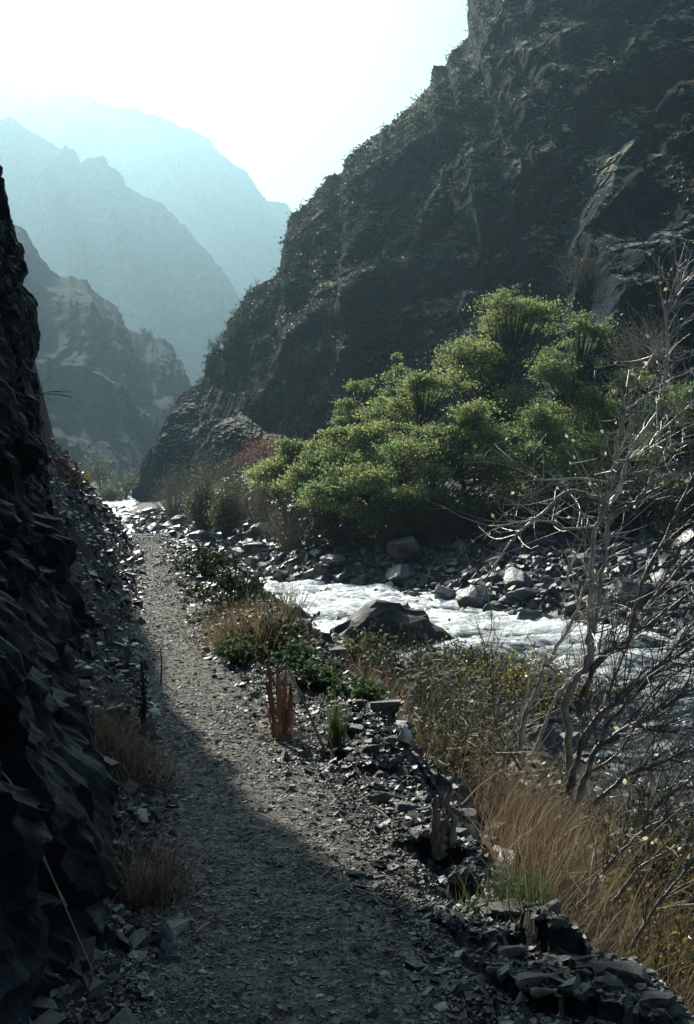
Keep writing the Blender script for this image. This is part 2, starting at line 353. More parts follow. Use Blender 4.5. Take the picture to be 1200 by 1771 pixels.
at = ro.data.attributes.new('foam_glare', 'FLOAT', 'POINT'); at.data.foreach_set('value', fo.ravel())
tag(ro, 'glittering white river rapids', kind='structure')

# ------------------------------------------------------------------ hills
def resample(pts, n):
    p = np.asarray(pts, float); d = np.r_[0, np.cumsum(np.linalg.norm(np.diff(p, axis=0), axis=1))]
    t = np.linspace(0, d[-1], n); return np.stack([np.interp(t, d, p[:, k]) for k in range(3)], 1)
def hill(name, label, ridge, base, nu, nv, m, amp, fs, out, terr=(0, 1, 0, 0), back=(0, 40, -.9), seed=1, facet=0, taper=.35, bulge=0, nb=12, strata_dir=(0, 0, 1), carve=None, hf_amp=.12, gully=None):
    """loft from base line to ridge line, with a back slope; broken by noise, facets and tilted ledges"""
    R = resample([P(*r) for r in ridge], nu); B = resample(base, nu)
    jt = np.stack([np.linspace(0, 1, nu) * nu / 9, np.zeros(nu), np.zeros(nu)], 1); jy = R[:, 1] * .0035
    R[:, 0] += jy * fbm(jt, 4, seed + 3, .6); R[:, 2] += jy * fbm(jt + 50, 4, seed + 4, .6); R[:, 1] += 3 * jy * fbm(jt * .6 + 90, 3, seed + 6)
    v = np.linspace(0, 1, nv)[None, :, None]
    G_ = B[:, None] * (1 - v) + R[:, None] * v
    o = np.array(out, float); o /= np.linalg.norm(o)
    G_ = G_ + o * (bulge * np.sin(v * math.pi))
    k = taper + (1 - taper) * ss(0, .25, 1 - v[..., 0])
    q = G_.copy()
    sdir = np.array(strata_dir, float); sdir /= np.linalg.norm(sdir)
    A, per, wn_, sh = terr
    wc = (q @ sdir) / per + wn_ * fbm(q * fs * 1.2, 3, seed + 50)
    fr = wc - np.floor(wc); lay = hf(np.floor(wc).astype(np.int64), np.zeros_like(wc, dtype=np.int64), np.zeros_like(wc, dtype=np.int64), seed)
    saw = np.where(fr < .72, fr / .72, 1 - (fr - .72) / .28) * (.4 + lay)
    pres = .35 + .65 * ss(-.25, .3, fbm(q * fs * .8, 2, seed + 70))
    disp = amp * (fbm(q * fs, 6, seed, .52) + .35 * (1 - 2 * np.abs(fbm(q * fs * .7 + 5, 4, seed + 20)))) + A * saw * pres
    if facet: disp = disp + facet * facets(q * fs * 6, seed + 90) + facet * .4 * facets(q * fs * 17, seed + 95)
    G_ = G_ + o * (disp * k)[..., None]
    G_ = G_ + o * (hf_amp * k * (fbm(G_ * fs * 9, 4, seed + 33) + .6 * facets(G_ * fs * 14, seed + 34)))[..., None]
    if gully:
        uu = np.linspace(0, 1, nu)[:, None] + 0 * v[..., 0]; vv = v[..., 0] + 0 * uu
        wp = fbm(G_ * fs * 1.5, 3, seed + 61)
        gq = np.stack([uu * gully[1] + .5 * wp + .7 * vv, vv * 1.3, 0 * uu], -1)
        gr = -np.abs(fbm(gq, 4, seed + 62, .55)) * 3.2 + .8
        G_ = G_ + o * (gully[0] * gr * (k * .8 + .2) * (.35 + .65 * np.sin(np.clip(vv, .05, .95) * math.pi)))[..., None]
    if carve:
        x_, y_, z_ = G_[..., 0], G_[..., 1], G_[..., 2]; gx = 600 + F * x_ / (y_ * _c - (z_ - CZ) * _s); gy = 885.5 - F * (y_ * _s + (z_ - CZ) * _c) / (y_ * _c - (z_ - CZ) * _s)
        gy = gy + 7 * fbm(G_ * .35, 3, seed + 5); add = 0 * gx
        for pl_, A1 in carve:
            pl_ = np.array(pl_, float); cy = np.interp(gx, pl_[:, 0], pl_[:, 1]); inn = ss(pl_[0, 0] - 14, pl_[0, 0] + 8, gx) * (1 - ss(pl_[-1, 0] - 8, pl_[-1, 0] + 14, gx))
            d_ = (cy - gy) * y_ / F      # metres above the ledge line
            add = add + A1 * inn * np.where(d_ < 0, np.exp(np.minimum(d_, 0) / (2.2 * A1)), 1 - ss(0, A1 * 1.1, d_))
        G_ = G_ + o * (add * (k * .5 + .5))[..., None]
    # silhouette roughness
    bk = np.linspace(0, 1, nb + 1)[1:][None, :, None]
    Bk = G_[:, -1:, :] + np.array(back, float) * bk * np.array([1, 1, 1.]); 
    Bk[..., 2] = G_[:, -1:, 2] + (B[:, 2].min() - 3 - G_[:, -1:, 2]) * bk[..., 0] ** 1.3
    A_ = np.concatenate([G_, Bk], 1)
    o_ = obj(name, mesh_data(name, A_.reshape(-1, 3), grid_faces(A_.shape[0], A_.shape[1])[:, ::-1], m, False))
    tag(o_, label, kind='structure'); return o_, G_
# far ranges
far1 = [(-260, 60, 1500), (-120, 100, 1500), (0, 140, 1500), (30, 150, 1500), (50, 158, 1500), (80, 172, 1500), (100, 166, 1500), (155, 168, 1500), (200, 190, 1500), (235, 197, 1500), (270, 200, 1500), (300, 217, 1500), (330, 222, 1490), (362, 238, 1490), (372, 256, 1490), (392, 282, 1480), (425, 297, 1480), (440, 322, 1480), (462, 347, 1480), (495, 345, 1480), (512, 366, 1480), (535, 420, 1480), (700, 520, 1480), (900, 560, 1480)]
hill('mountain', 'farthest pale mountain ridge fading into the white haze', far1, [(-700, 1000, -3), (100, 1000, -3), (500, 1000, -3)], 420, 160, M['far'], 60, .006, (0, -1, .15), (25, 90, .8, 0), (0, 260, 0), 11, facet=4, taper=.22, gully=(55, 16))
far2 = [(-300, 60, 950), (-120, 150, 950), (0, 207, 950), (25, 212, 950), (50, 228, 950), (85, 248, 950), (108, 264, 950), (118, 256, 945), (140, 292, 945), (150, 280, 945), (178, 276, 940), (200, 300, 940), (222, 328, 930), (250, 342, 930), (300, 372, 920), (330, 405, 900), (360, 440, 890), (400, 490, 870), (440, 555, 860), (500, 640, 850), (600, 720, 850)]
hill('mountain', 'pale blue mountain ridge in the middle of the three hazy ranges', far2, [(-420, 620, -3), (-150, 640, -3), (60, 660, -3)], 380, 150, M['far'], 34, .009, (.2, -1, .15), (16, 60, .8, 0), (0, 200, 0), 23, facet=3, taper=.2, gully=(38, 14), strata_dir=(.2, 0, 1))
# near left hill
l3 = [(-220, 180, 300), (-90, 270, 310), (0, 362, 320), (18, 385, 320), (30, 392, 320), (48, 412, 320), (62, 442, 320), (78, 468, 322), (100, 481, 325), (128, 486, 325), (150, 492, 325), (168, 512, 328), (185, 524, 330), (212, 548, 332), (218, 566, 332), (245, 582, 335), (275, 588, 338), (292, 596, 340), (300, 622, 340), (317, 632, 342), (320, 652, 342), (334, 666, 344), (350, 760, 346), (380, 830, 348)]
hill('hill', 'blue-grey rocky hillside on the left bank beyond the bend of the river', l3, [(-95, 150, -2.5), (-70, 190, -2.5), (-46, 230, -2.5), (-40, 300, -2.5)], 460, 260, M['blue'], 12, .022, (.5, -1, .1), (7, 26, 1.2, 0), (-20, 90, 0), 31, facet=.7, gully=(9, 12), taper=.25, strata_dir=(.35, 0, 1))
# the great dark hill on the right
rd = [(352, 668, 122), (357, 640, 122), (362, 618, 122), (384, 602, 122), (388, 578, 122), (402, 556, 122), (428, 520, 122), (441, 498, 122), (470, 484, 122), (484, 470, 122), (488, 430, 122), (498, 402, 122), (500, 381, 122), (520, 368, 122), (534, 345, 122), (562, 322, 122), (592, 300, 122), (604, 276, 122), (640, 256, 123), (668, 232, 124), (700, 205, 125), (722, 180, 126), (746, 150, 126), (750, 118, 127), (772, 112, 127), (782, 86, 127), (800, 80, 128), (808, 66, 128), (809, 20, 128), (808, 0, 129), (822, -60, 130), (900, -190, 132), (1100, -330, 130), (1500, -420, 125), (1900, -350, 120)]
rb_ = [(-13.5, 118, -2.5), (-9, 110, -2), (-2, 99, -1.5), (6, 88, -1), (16, 80, -.5), (30, 74, 0), (50, 70, 0), (90, 66, 0)]
LEDGES = [([(598, 282), (640, 262), (690, 222), (725, 186)], 1.9), ([(676, 306), (720, 266), (764, 234)], 1.7), ([(845, 110), (890, 100), (935, 90), (965, 70), (1010, 50)], .9), ([(618, 318), (655, 298)], .9),
          ([(436, 618), (470, 590), (500, 562)], 1.6), ([(500, 596), (545, 562), (590, 552), (625, 548)], 2.2), ([(450, 655), (480, 640), (512, 606)], 1.6), ([(508, 662), (560, 628), (615, 626)], 2.6), ([(592, 470), (612, 440), (636, 410)], 1.8), ([(596, 520), (640, 488)], 1.7), ([(490, 430), (530, 400), (560, 372)], .9), ([(376, 612), (398, 588)], .7), ([(440, 540), (480, 505), (520, 486)], .8), ([(745, 165), (790, 128), (812, 100)], .8)]
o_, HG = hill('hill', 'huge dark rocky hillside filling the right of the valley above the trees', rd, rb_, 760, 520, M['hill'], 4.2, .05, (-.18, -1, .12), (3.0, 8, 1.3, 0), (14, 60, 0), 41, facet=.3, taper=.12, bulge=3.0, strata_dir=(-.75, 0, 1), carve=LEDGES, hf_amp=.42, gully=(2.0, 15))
# spur nearer on the right edge
sp = [(900, 760, 66), (935, 690, 68), (958, 600, 70), (974, 540, 72), (984, 480, 73), (1000, 425, 74), (1018, 388, 75), (1045, 366, 76), (1062, 345, 76), (1082, 315, 77), (1112, 285, 78), (1120, 262, 79), (1126, 240, 79), (1131, 215, 79), (1140, 190, 80), (1150, 165, 80), (1175, 152, 81), (1200, 146, 82), (1260, 90, 82), (1400, 0, 82), (1700, -100, 80)]
sb = [(8, 69, -.8), (14, 67, -.5), (22, 64, -.3), (32, 60, 0), (60, 56, 0)]
o_, SG = hill('hill', 'near dark rocky spur at the right edge with pale grass along its crest', sp, sb, 420, 300, M['spur'], 3.0, .09, (-.05, -1, .1), (2.2, 9, 1.3, 0), (12, 26, 0), 53, facet=.2, taper=.1, bulge=1.5, strata_dir=(-.9, 0, 1), hf_amp=.3, gully=(1.6, 9), carve=[([(1010, 398), (1050, 362), (1085, 322), (1110, 295)], .8), ([(1096, 262), (1125, 215), (1145, 180), (1180, 152), (1230, 130)], .8), ([(980, 560), (1004, 470), (1020, 420)], .7)])
# knolls at the foot
k1 = [(262, 842, 118), (270, 800, 118), (272, 762, 118), (280, 738, 118), (292, 705, 118), (305, 688, 118), (330, 670, 118), (352, 660, 118), (372, 668, 116), (400, 690, 114), (430, 706, 112), (470, 730, 110), (540, 780, 106)]
hill('hill', 'rounded rocky knoll at the tip of the dark hill beside the river', k1, [(-19.5, 116, -2.5), (-16.5, 111, -2.5), (-11, 107, -2.3), (-3, 103, -2)], 200, 150, M['spur'], 1.3, .16, (-.3, -1, .1), (.7, 4, .8, 0), (3, 20, 0), 67, facet=.1, taper=.3, bulge=2.4, hf_amp=.12)
k2 = [(322, 850, 100), (335, 790, 100), (350, 765, 100), (368, 738, 100), (395, 722, 100), (420, 715, 99), (440, 728, 98), (452, 742, 97), (480, 752, 96), (520, 765, 94), (600, 790, 90)]
hill('hill', 'low grassy knoll in front of the rounded one above the red bushes', k2, [(-13, 93, -2.3), (-9, 88, -2.2), (-4, 85, -2), (2, 80, -1.8)], 200, 130, M['spur'], .9, .2, (-.2, -1, .1), (.6, 3, .8, 0), (3, 12, 0), 79, facet=.3, taper=.3, bulge=1.2, hf_amp=.22)
# ------------------------------------------------------------------ the cliff beside the path
_ex = tab([(-.6, 100), (.3, 96), (1.0, 76), (1.6, 68), (2.2, 64), (2.7, 64), (3.1, 74), (3.35, 70), (3.5, 60), (3.62, 36), (3.75, 42), (3.95, 40), (4.15, 28), (4.5, 10), (4.75, 4), (5.0, 9), (5.25, 1), (5.6, -24), (7.0, -28), (7.5, 16), (8, 34), (10, 32), (12, 12), (16, -40)])  # out-of-view top pushed right, shaped to cast the shadow across the path
def wall_x(y, z):
    edge = (_ex(z) - 600) / F * 14.0
    r = lambda *a: np.interp(z, [-.5, .3, 1.6, 3, 6, 12, 16], a)
    r3 = r(-.70, -.86, -1.12, -1.5, -2.0, -3.0, -4); r5 = r(-1.0, -1.18, -1.62, -2.1, -2.7, -3.6, -4.6)
    r8 = r(-1.62, -1.85, -2.25, -2.75, -3.3, -4.1, -5); rm = r(-.8, -1.0, -1.3, -1.7, -2.2, -3.1, -4); r11 = r(-2.35, -2.6, -2.95, -3.25, -3.9, -4.5, -5.6)
    xs = [rm, r3, r5, r8, r11, edge]; yy = [-6, 3, 5, 8, 11, 14]
    out = np.zeros_like(z)
    for a in range(5):
        t = np.clip((y - yy[a]) / (yy[a + 1] - yy[a]), 0, 1); msk = (y >= yy[a]) if a else (y >= -99)
        out = np.where(msk, xs[a] * (1 - t) + xs[a + 1] * t, out)
    return out
uy = np.concatenate([np.linspace(-6, 1.5, 40), np.linspace(1.52, 14, 430)]); uz = np.linspace(-.6, 15, 400)
YY, ZZ = np.meshgrid(uy, uz, indexing='ij')
XX = wall_x(YY, ZZ)
q = np.stack([XX * 0 + YY * .15, YY, ZZ], -1)
qs = np.stack([YY * .2, YY * .8 + ZZ * .5, ZZ * 1.1 - YY * .4], -1) + .25 * np.stack([fbm(q * 1.7, 3, 7), fbm(q * 1.7 + 9, 3, 8), fbm(q * 1.7 + 5, 3, 9)], -1)
fall = 1 - .6 * ss(11.5, 14, YY)
D = (.12 * facets(qs * 1.0, 101, .5) + .07 * facets(qs * 2.5, 111, .6) * ss(-.35, .15, fbm(q * 1.3, 2, 99)) + .20 * fbm(q * .9, 5, 131) + .11 * fbm(q * 3.0, 5, 133, .6) + .035 * fbm(np.stack([q[..., 0], YY * 3, ZZ * 14 + YY * 4], -1), 3, 136) + .022 * facets(qs * 8, 137, .6)) * fall
XX = XX + D
# the far end turns away into the hill
ext = np.linspace(0, 1, 60)[1:]
Xe = XX[-1:, :] - (ext[:, None] ** 1.4) * 14; Ye = 14 + ext[:, None] ** .8 * 3.2 + 0 * Xe
qe = np.stack([Xe, Ye, ZZ[:59]], -1); dd = .5 * facets(qe * 1.1, 141, .8) * ss(0, .25, ext)[:, None]
Xe = Xe; Ye = Ye + dd
top = np.stack([np.concatenate([XX, Xe]), np.concatenate([YY, Ye]), np.concatenate([ZZ, ZZ[:59]])], -1)
cap = top[:, -1:, :].copy(); cap2 = cap.copy(); cap2[..., 0] -= 16; cap2[..., 2] += 2
A_ = np.concatenate([top, cap2], 1)
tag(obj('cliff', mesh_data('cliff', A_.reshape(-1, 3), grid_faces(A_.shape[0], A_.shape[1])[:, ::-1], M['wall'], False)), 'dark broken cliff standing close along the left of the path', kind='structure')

import bmesh
def HT(x, y): return height(np.asarray(x, float), np.asarray(y, float))
def to_px(x, y, z):
    fy = y * _c - (z - CZ) * _s; fz = y * _s + (z - CZ) * _c
    return 600 + F * x / fy, 885.5 - F * fz / fy
def ground_at(px, py, y0=3.2, y1=120, n=3000):
    "first place where the line of sight meets the ground"
    Yt = np.geomspace(y0, y1, n); p = np.array([P(px, py, y) for y in (1.0,)])[0]
    k = Yt; X_ = p[0] * k; Z_ = CZ + (p[2] - CZ) * k
    h = np.maximum(HT(X_, Yt), WZ); i = np.argmax(Z_ <= h)
    return np.array([X_[i], Yt[i], h[i]])
def ico(sub):
    bm = bmesh.new(); bmesh.ops.create_icosphere(bm, subdivisions=sub, radius=1.0)
    bm.verts.ensure_lookup_table(); V = np.array([v.co[:] for v in bm.verts]); Fc = np.array([[v.index for v in f.verts] for f in bm.faces]); bm.free(); return V, Fc
ICO = {k: ico(k) for k in (1, 2, 3, 4)}
def rock_shape(sub, ncut, sc, seed, rough=.06, lo=.55, hi=.95, ff=2.2):
    rg = np.random.default_rng(seed); V, Fc = ICO[sub]; V = V.copy() * 1.05
    for k in range(ncut):
        n = rg.normal(size=3); n /= np.linalg.norm(n); d = rg.uniform(lo, hi)
        t = V @ n - d; V = V - np.where(t > 0, t, 0)[:, None] * n
    if rough: V = V * (1 + rough * fbm(V * ff + seed * 3.1, 4, seed))[:, None]
    return V * np.array(sc), Fc
def rot_z(V, a): c, s = math.cos(a), math.sin(a); return V @ np.array([[c, s, 0], [-s, c, 0], [0, 0, 1]])

BOULD = [mesh_data('boulder', *rock_shape(3, 26, (1, .8, .62), 200 + k, .13, .55, .9, 2.6), M['boulder'], False) for k in range(12)]
SLAB = [mesh_data('stone', *rock_shape(3, 18, (1, .78, .42), 300 + k, .12, .42, .9, 2.8), M['stoneW'] if k == 9 else M['stone'], False) for k in range(14)]
def place(me, name, x, y, z, s, rz, tilt=(0, 0), sc=(1, 1, 1)):
    o = obj(name, me); o.location = (x, y, z); o.rotation_euler = (tilt[0], tilt[1], rz); o.scale = (s * sc[0], s * sc[1], s * sc[2]); return o

# ---------------------------------------------------------------- boulders along the river
rb = np.random.default_rng(21)
cand = []
def scatter(n, xf, y0, y1, smin, smax, pw, zone):
    y = y0 * (y1 / y0) ** rb.random(n); x = xf(y, rb.random(n)); s = smin * (1 - rb.random(n) * (1 - (smin / smax) ** pw)) ** (-1 / pw)
    for a, b, c in zip(x, y, s): cand.append((a, b, c, zone))
scatter(2400, lambda y, r: _wr(y) - .5 + (r ** 1.3) * (8.5 + .05 * y), 20, 90, .09, 1.0, 1.5, 'far')
scatter(900, lambda y, r: _wl(y) + .9 - r * np.minimum(5, _wl(y) - _edge(y) - .2), 15, 80, .08, .7, 1.7, 'near')
scatter(900, lambda y, r: _wl(y) + r * (_wr(y) - _wl(y)), 48, 110, .12, .7, 1.5, 'water')
scatter(80, lambda y, r: _wl(y) + r * (_wr(y) - _wl(y)), 31, 42, .10, .4, 1.5, 'water')
fixed = [(447, 958, .62, 'long sunlit boulder with a smooth white upper face on the far bank', -2.0),
         (578, 975, .7, 'large black boulder left of centre on the far bank, in deep shade', -2.3),
         (700, 1005, .9, 'broad dark flat-topped boulder at the upper edge of the rapids', -2.45),
         (820, 1046, .95, 'low pale boulder lying at the water below the dark tree shade', -2.5),
         (905, 1040, .55, 'pale boulder right of the low one at the far waterline', -2.4),
         (392, 905, .75, 'boulder with a bright top beneath the grey bushes', -1.9),
         (600, 1128, .30, 'pale rock at the left foot of the big dark river boulder', -2.55),
         (655, 1128, .34, 'pale slanting rock in front of the big dark river boulder', -2.55),
         (722, 1142, .36, 'wet flat rock right of the pale ones in front of the dark boulder', -2.55),
         (640, 1160, .30, 'rounded wet stone at the near waterline above the green weeds', -2.45),
         (690, 962, .55, 'boulder with a bright rounded top near the middle of the stony far bank', -2.1),
         (1010, 985, .8, 'grey boulder on the far bank behind the bare stems', -2.0),
         (1100, 1040, .8, 'big grey boulder behind the bare shrub close to the water', -2.3),
         (345, 935, .5, 'boulder just right of where the path disappears', -1.9)]
nb_ = 0
for px, py, s, lab, z in fixed:
    x, y, zz = ground_at(px, py)
    o = place(BOULD[nb_ % 12], 'boulder', x, y, zz + s * .18, s, rb.random() * 6.28, (rb.normal() * .12, rb.normal() * .12), (1.1, .9, .9)); nb_ += 1
    tag(o, lab, 'boulder', 'boulders along the river')
good = []
for x, y, s, zn in cand:
    z = float(max(height(np.array(x), np.array(y), False), WZ - .1)); px, py = to_px(x, y, z)
    if -60 < px < 1260: good.append((s / y, x, y, z, s, zn, px, py))
good.sort(reverse=True)
SIZE = lambda s: 'large' if s > .6 else ('medium' if s > .33 else 'small')
def where(px, py, y, zn):
    if zn == 'water': return 'in the white water' + (' at the distant bend' if y > 60 else ' above the big dark boulder')
    side = 'far bank' if zn == 'far' else 'near bank'
    if px < 330: p = 'by the distant bend'
    elif px < 520: p = 'below grey bushes'
    elif px < 720: p = 'below yellow trees'
    elif px < 900: p = 'below the tallest tree'
    elif px < 1050: p = 'behind the bare stems'
    else: p = 'behind leaning branches'
    wl_ = ' by the waterline' if abs(x - (_wr(y) if zn == 'far' else _wl(y))) < 1.3 else ''
    return f'on the {side}{wl_} {p}'
for k, (_, x, y, z, s, zn, px, py) in enumerate(good[:280]):
    me = BOULD[int(rb.integers(12))]
    o = place(me, 'boulder', x, y, z + s * rb.uniform(.05, .3), s, rb.random() * 6.28, (rb.normal() * .25, rb.normal() * .25), (1, rb.uniform(.7, 1.1), rb.uniform(.7, 1.15)))
    lk = ['rounded', 'humped', 'flat-topped'][int(o.scale[2] / s * 100) % 3] if 0 else ('tall' if o.scale[2] / s > 1.0 else 'low') 
    tag(o, f'{SIZE(s)} {lk} boulder {where(px, py, y, zn)}', 'boulder', f'{SIZE(s)} boulders {where(px, py, y, zn)}')
mb = MB(); smalls = [rock_shape(1, 9, (1, .8, .6), 400 + k, .1, .55, .95) for k in range(16)]
for (_, x, y, z, s, zn, px, py) in good[280:]:
    V, Fc = smalls[int(rb.integers(16))]; mb.add(rot_z(V, rb.random() * 6.28) * s + [x, y, z + s * .2], Fc)
tag(mb.build('river_stones', M['boulder']), 'countless smaller grey stones heaped between the boulders on both banks', kind='stuff')
# the dark boulder in the rapids
V, Fc = ICO[4]; V = V.copy()
xb = V[:, 0]; prof = .66 + .30 * np.exp(-((xb + .15) / .38) ** 2) + .16 * np.exp(-((xb - .55) / .25) ** 2)
V = V * np.stack([np.full(len(V), 1.55), np.full(len(V), .95), 1.2 * prof], 1)
V = V + (ICO[4][0] * (.12 * fbm(V * 1.5, 4, 77) + .08 * facets(V * 2.3, 78))[:, None])
x, y, _ = G(672, 1118, WZ)
o = obj('boulder', mesh_data('boulder', V, Fc, M['darkrock'], False)); o.location = (x, y + .4, WZ - .12)
tag(o, 'big black two-humped boulder standing in the middle of the white rapids', 'boulder')

# ---------------------------------------------------------------- loose stones of the path
rs = np.random.default_rng(33)
def box8(n, rg):
    c = np.array([[x, y, z] for x in (-1, 1) for y in (-1, 1) for z in (-1, 1)], float)
    V = c[None] * (1 + rg.uniform(-.45, .25, (n, 8, 3)))
    f = np.array([(0, 1, 3), (0, 3, 2), (4, 6, 7), (4, 7, 5), (0, 4, 5), (0, 5, 1), (2, 3, 7), (2, 7, 6), (0, 2, 6), (0, 6, 4), (1, 5, 7), (1, 7, 3)])
    return V, f
def chips(n, xy, sizes, name, m, label, flat=.3, tl=.35, sink=.25, _=0):
    V, f = box8(n, rs)
    V = V * sizes[:, None, None] * np.stack([np.ones(n), rs.uniform(.5, .95, n), np.full(n, flat) * rs.uniform(.6, 1.5, n)], 1)[:, None]
    def R(ax, a):
        c, s_ = np.cos(a), np.sin(a); i, j = [(1, 2), (0, 2), (0, 1)][ax]
        vi = V[..., i] * c[:, None] - V[..., j] * s_[:, None]; vj = V[..., i] * s_[:, None] + V[..., j] * c[:, None]; V[..., i] = vi; V[..., j] = vj
    R(0, rs.normal(0, tl, n)); R(1, rs.normal(0, tl, n)); R(2, rs.random(n) * 6.28)
    z = HT(xy[:, 0], xy[:, 1]) + sizes * flat * sink + (pnoise(xy[:, 0], xy[:, 1]) if name == 'path_gravel' else 0)
    V = V + np.stack([xy[:, 0], xy[:, 1], z], 1)[:, None]
    Fc = (np.arange(n)[:, None, None] * 8 + f[None]).reshape(-1, 3)
    o = obj(name, mesh_data(name, V.reshape(-1, 3), Fc, m)); tag(o, label, kind='stuff'); return o
def powsize(n, a, b, p): return a * (1 - rs.random(n) * (1 - (a / b) ** p)) ** (-1 / p)
n = 90000; y = 1.8 * (27 / 1.8) ** rs.random(n); xy_ = np.stack([y, y], 1); r = rs.random(n); x = (_path(y, 1) - .1) * (1 - r) + (_path(y, 2) + .1) * r
keep = rs.random(n) < (.38 + .2 * (xy_[:, 1] < 7) + .7 * ss(-.35, .15, fbm(np.stack([x * 2.2, y * 1.3, 0 * x], 1), 3, 55) + 1.3 * np.abs(r - .5) - .30)); xy = np.stack([x, y], 1)[keep]
chips(len(xy), xy, powsize(len(xy), .0025, .011, 2.6) * (1 + .07 * xy[:, 1]), 'path_gravel', M['gravel'], 'small flat slate chips trodden into the dirt path', .3, .28, .3)
n = 36000; y = 2.6 * (26 / 2.6) ** rs.random(n); a = _path(y, 2) - .25; b = np.maximum(_edge(y), _path(y, 2) + .4) + .35; r = rs.random(n); x = a * (1 - r) + b * r
chips(n, np.stack([x, y], 1), powsize(n, .005, .028, 2.4) * (1 + .05 * y), 'verge_gravel', M['stone'], 'sharp slate rubble littering the verge on the river side of the path', .35, .5)
n = 9000; y = 2.0 * (26 / 2.0) ** rs.random(n); a = _path(y, 1) - 1.5; b = _path(y, 1) + .15; r = rs.random(n) ** .6; x = a * (1 - r) + b * r
chips(n, np.stack([x, y], 1), powsize(n, .008, .05, 1.9) * (1 + .04 * y), 'scree', M['stone'], 'broken scree at the shaded foot of the cliff', .4, .55)
n = 9000; y = 5.0 * (30 / 5.0) ** rs.random(n); r = rs.random(n); x = _edge(y) + r * (_wl(y) - _edge(y)); 
chips(n, np.stack([x, y], 1), powsize(n, .015, .10, 1.8) * (1 + .03 * y), 'bank_rubble', M['stone'], 'loose stones strewn down the bank between path and river', .5, .5)

n = 15000; y = 26 * (85 / 26) ** rs.random(n); r = rs.random(n) ** 1.2; x = _wr(y) - .2 + r * (11 + .05 * y)
chips(n, np.stack([x, y], 1), powsize(n, .06, .26, 2.0), 'far_rubble', M['boulder'], 'cobbles covering the far bank between the boulders', .6, .4)
# stones one can pick out, each its own thing
spec = [(660, 1385, .17, 'dark squared rock standing at the path edge left of the broken stump', (1.2, .9, 1.2)),
        (700, 1400, .16, 'blocky dark rock leaning against the broken stump', (1.1, .9, 1.2)),
        (860, 1585, .20, 'large dark slab projecting from the path edge below the brown grass', (1.2, 1, 1.3)),
        (790, 1530, .15, 'dark slab on the path edge below the broken stump', (1.2, 1, 1.0)),
        (740, 1480, .12, 'dark slab directly beneath the broken stump', (1.2, 1, 1.0)),
        (880, 1650, .12, 'flat stone with a rusty tan face near the path edge', (1.25, 1, 1)),
        (920, 1700, .14, 'large flat brownish slab among the rubble at the lower right', (1.4, 1, .9)),
        (935, 1738, .09, 'small reddish flat stone at the bottom of the rubble', (1.2, 1, .9)),
        (850, 1698, .05, 'small bright oval stone left of the brownish slab', (1.3, 1, 1)),
        (990, 1665, .12, 'angular pale-topped rock above the brownish slab', (1.2, 1, 1.0)),
        (960, 1630, .10, 'split rock with a lit face under the grass', (1.1, 1, 1.4)),
        (1060, 1690, .19, 'tall dark boulder with a bright tilted face at the lower right', (1.1, 1, 1.4)),
        (1130, 1745, .16, 'low dark rock at the bottom right corner', (1.3, 1, 1)),
        (1180, 1735, .12, 'broad grey rock at the right edge beside dry grass', (1.25, 1, 1)),
        (395, 1650, .045, 'bright flat slate lying alone in the middle of the shaded path', (1.6, .8, .6)),
        (575, 1560, .035, 'thin pale slate on the shaded path', (1.9, .6, .5)),
        (470, 1605, .04, 'pair-like pale slate flake on the shaded path', (1.7, .7, .5)),
        (285, 1375, .05, 'pale flake at the left side of the shaded path', (1.6, .8, .5)),
        (485, 1448, .06, 'wide flat slate set flush in the shaded path', (1.9, .8, .4)),
        (640, 1240, .14, 'dark rock at the top of the bank right of the rusty post', (1.2, 1, 1.0)),
        (612, 1262, .12, 'dark rock beside the green grass tuft', (1.1, 1, 1.2)),
        (668, 1330, .15, 'dark rock in the bank hollow under the white stone', (1.2, 1, 1.1)),
        (640, 1300, .14, 'shadowed rock left of the white stone', (1.2, 1, 1.0))]
k = 0
for px, py, s, lab, sc in spec:
    s *= .52; p_ = ground_at(px, py); me = SLAB[9] if ('tan' in lab or 'brownish' in lab or 'reddish' in lab) else SLAB[k % 9]
    o = place(me, 'stone', p_[0], p_[1], p_[2] + s * .12, s, rs.normal() * .5, (rs.normal() * .12, rs.normal() * .12), sc); tag(o, lab, 'stone', 'stones along the path'); k += 1
p_ = ground_at(699, 1290)
o = place(mesh_data('white_stone', *rock_shape(2, 12, (.7, .6, 1), 350, .05, .5, .9), M['white']), 'white_stone', p_[0], p_[1], p_[2] + .06, .062, .3); tag(o, 'bright white upright stone in the dark hollow of the bank', 'stone')
cs = []
def sc2(n, xf, y0, y1, a, b, p, zn):
    y = y0 * (y1 / y0) ** rs.random(n); x = xf(y, rs.random(n)); s = powsize(n, a, b, p)
    for i in range(n): cs.append((x[i], y[i], s[i], zn))
sc2(520, lambda y, r: np.maximum(_edge(y), _path(y, 2) + .3) - .22 + r * .6 , 3.0, 13, .022, .085, 1.6, 'edge')
sc2(160, lambda y, r: _path(y, 2) + .35 + r * .8, 3.0, 4.4, .022, .075, 1.5, 'edge')
sc2(260, lambda y, r: _path(y, 1) - .1 - r ** .7 * 1.1, 3.0, 22, .03, .14, 1.6, 'cliff')
sc2(200, lambda y, r: _edge(y) + .3 + r * 2.5, 6, 20, .06, .2, 1.6, 'bank')
sc2(160, lambda y, r: _path(y, 2) + .05 + r * .5, 12, 28, .05, .16, 1.6, 'edge')
gs = []
for x, y, s, zn in cs:
    z = float(HT(x, y)); px, py = to_px(x, y, z)
    if -20 < px < 1220 and py < 1800: gs.append((s / y, x, y, z, s, zn, px, py))
gs.sort(reverse=True)
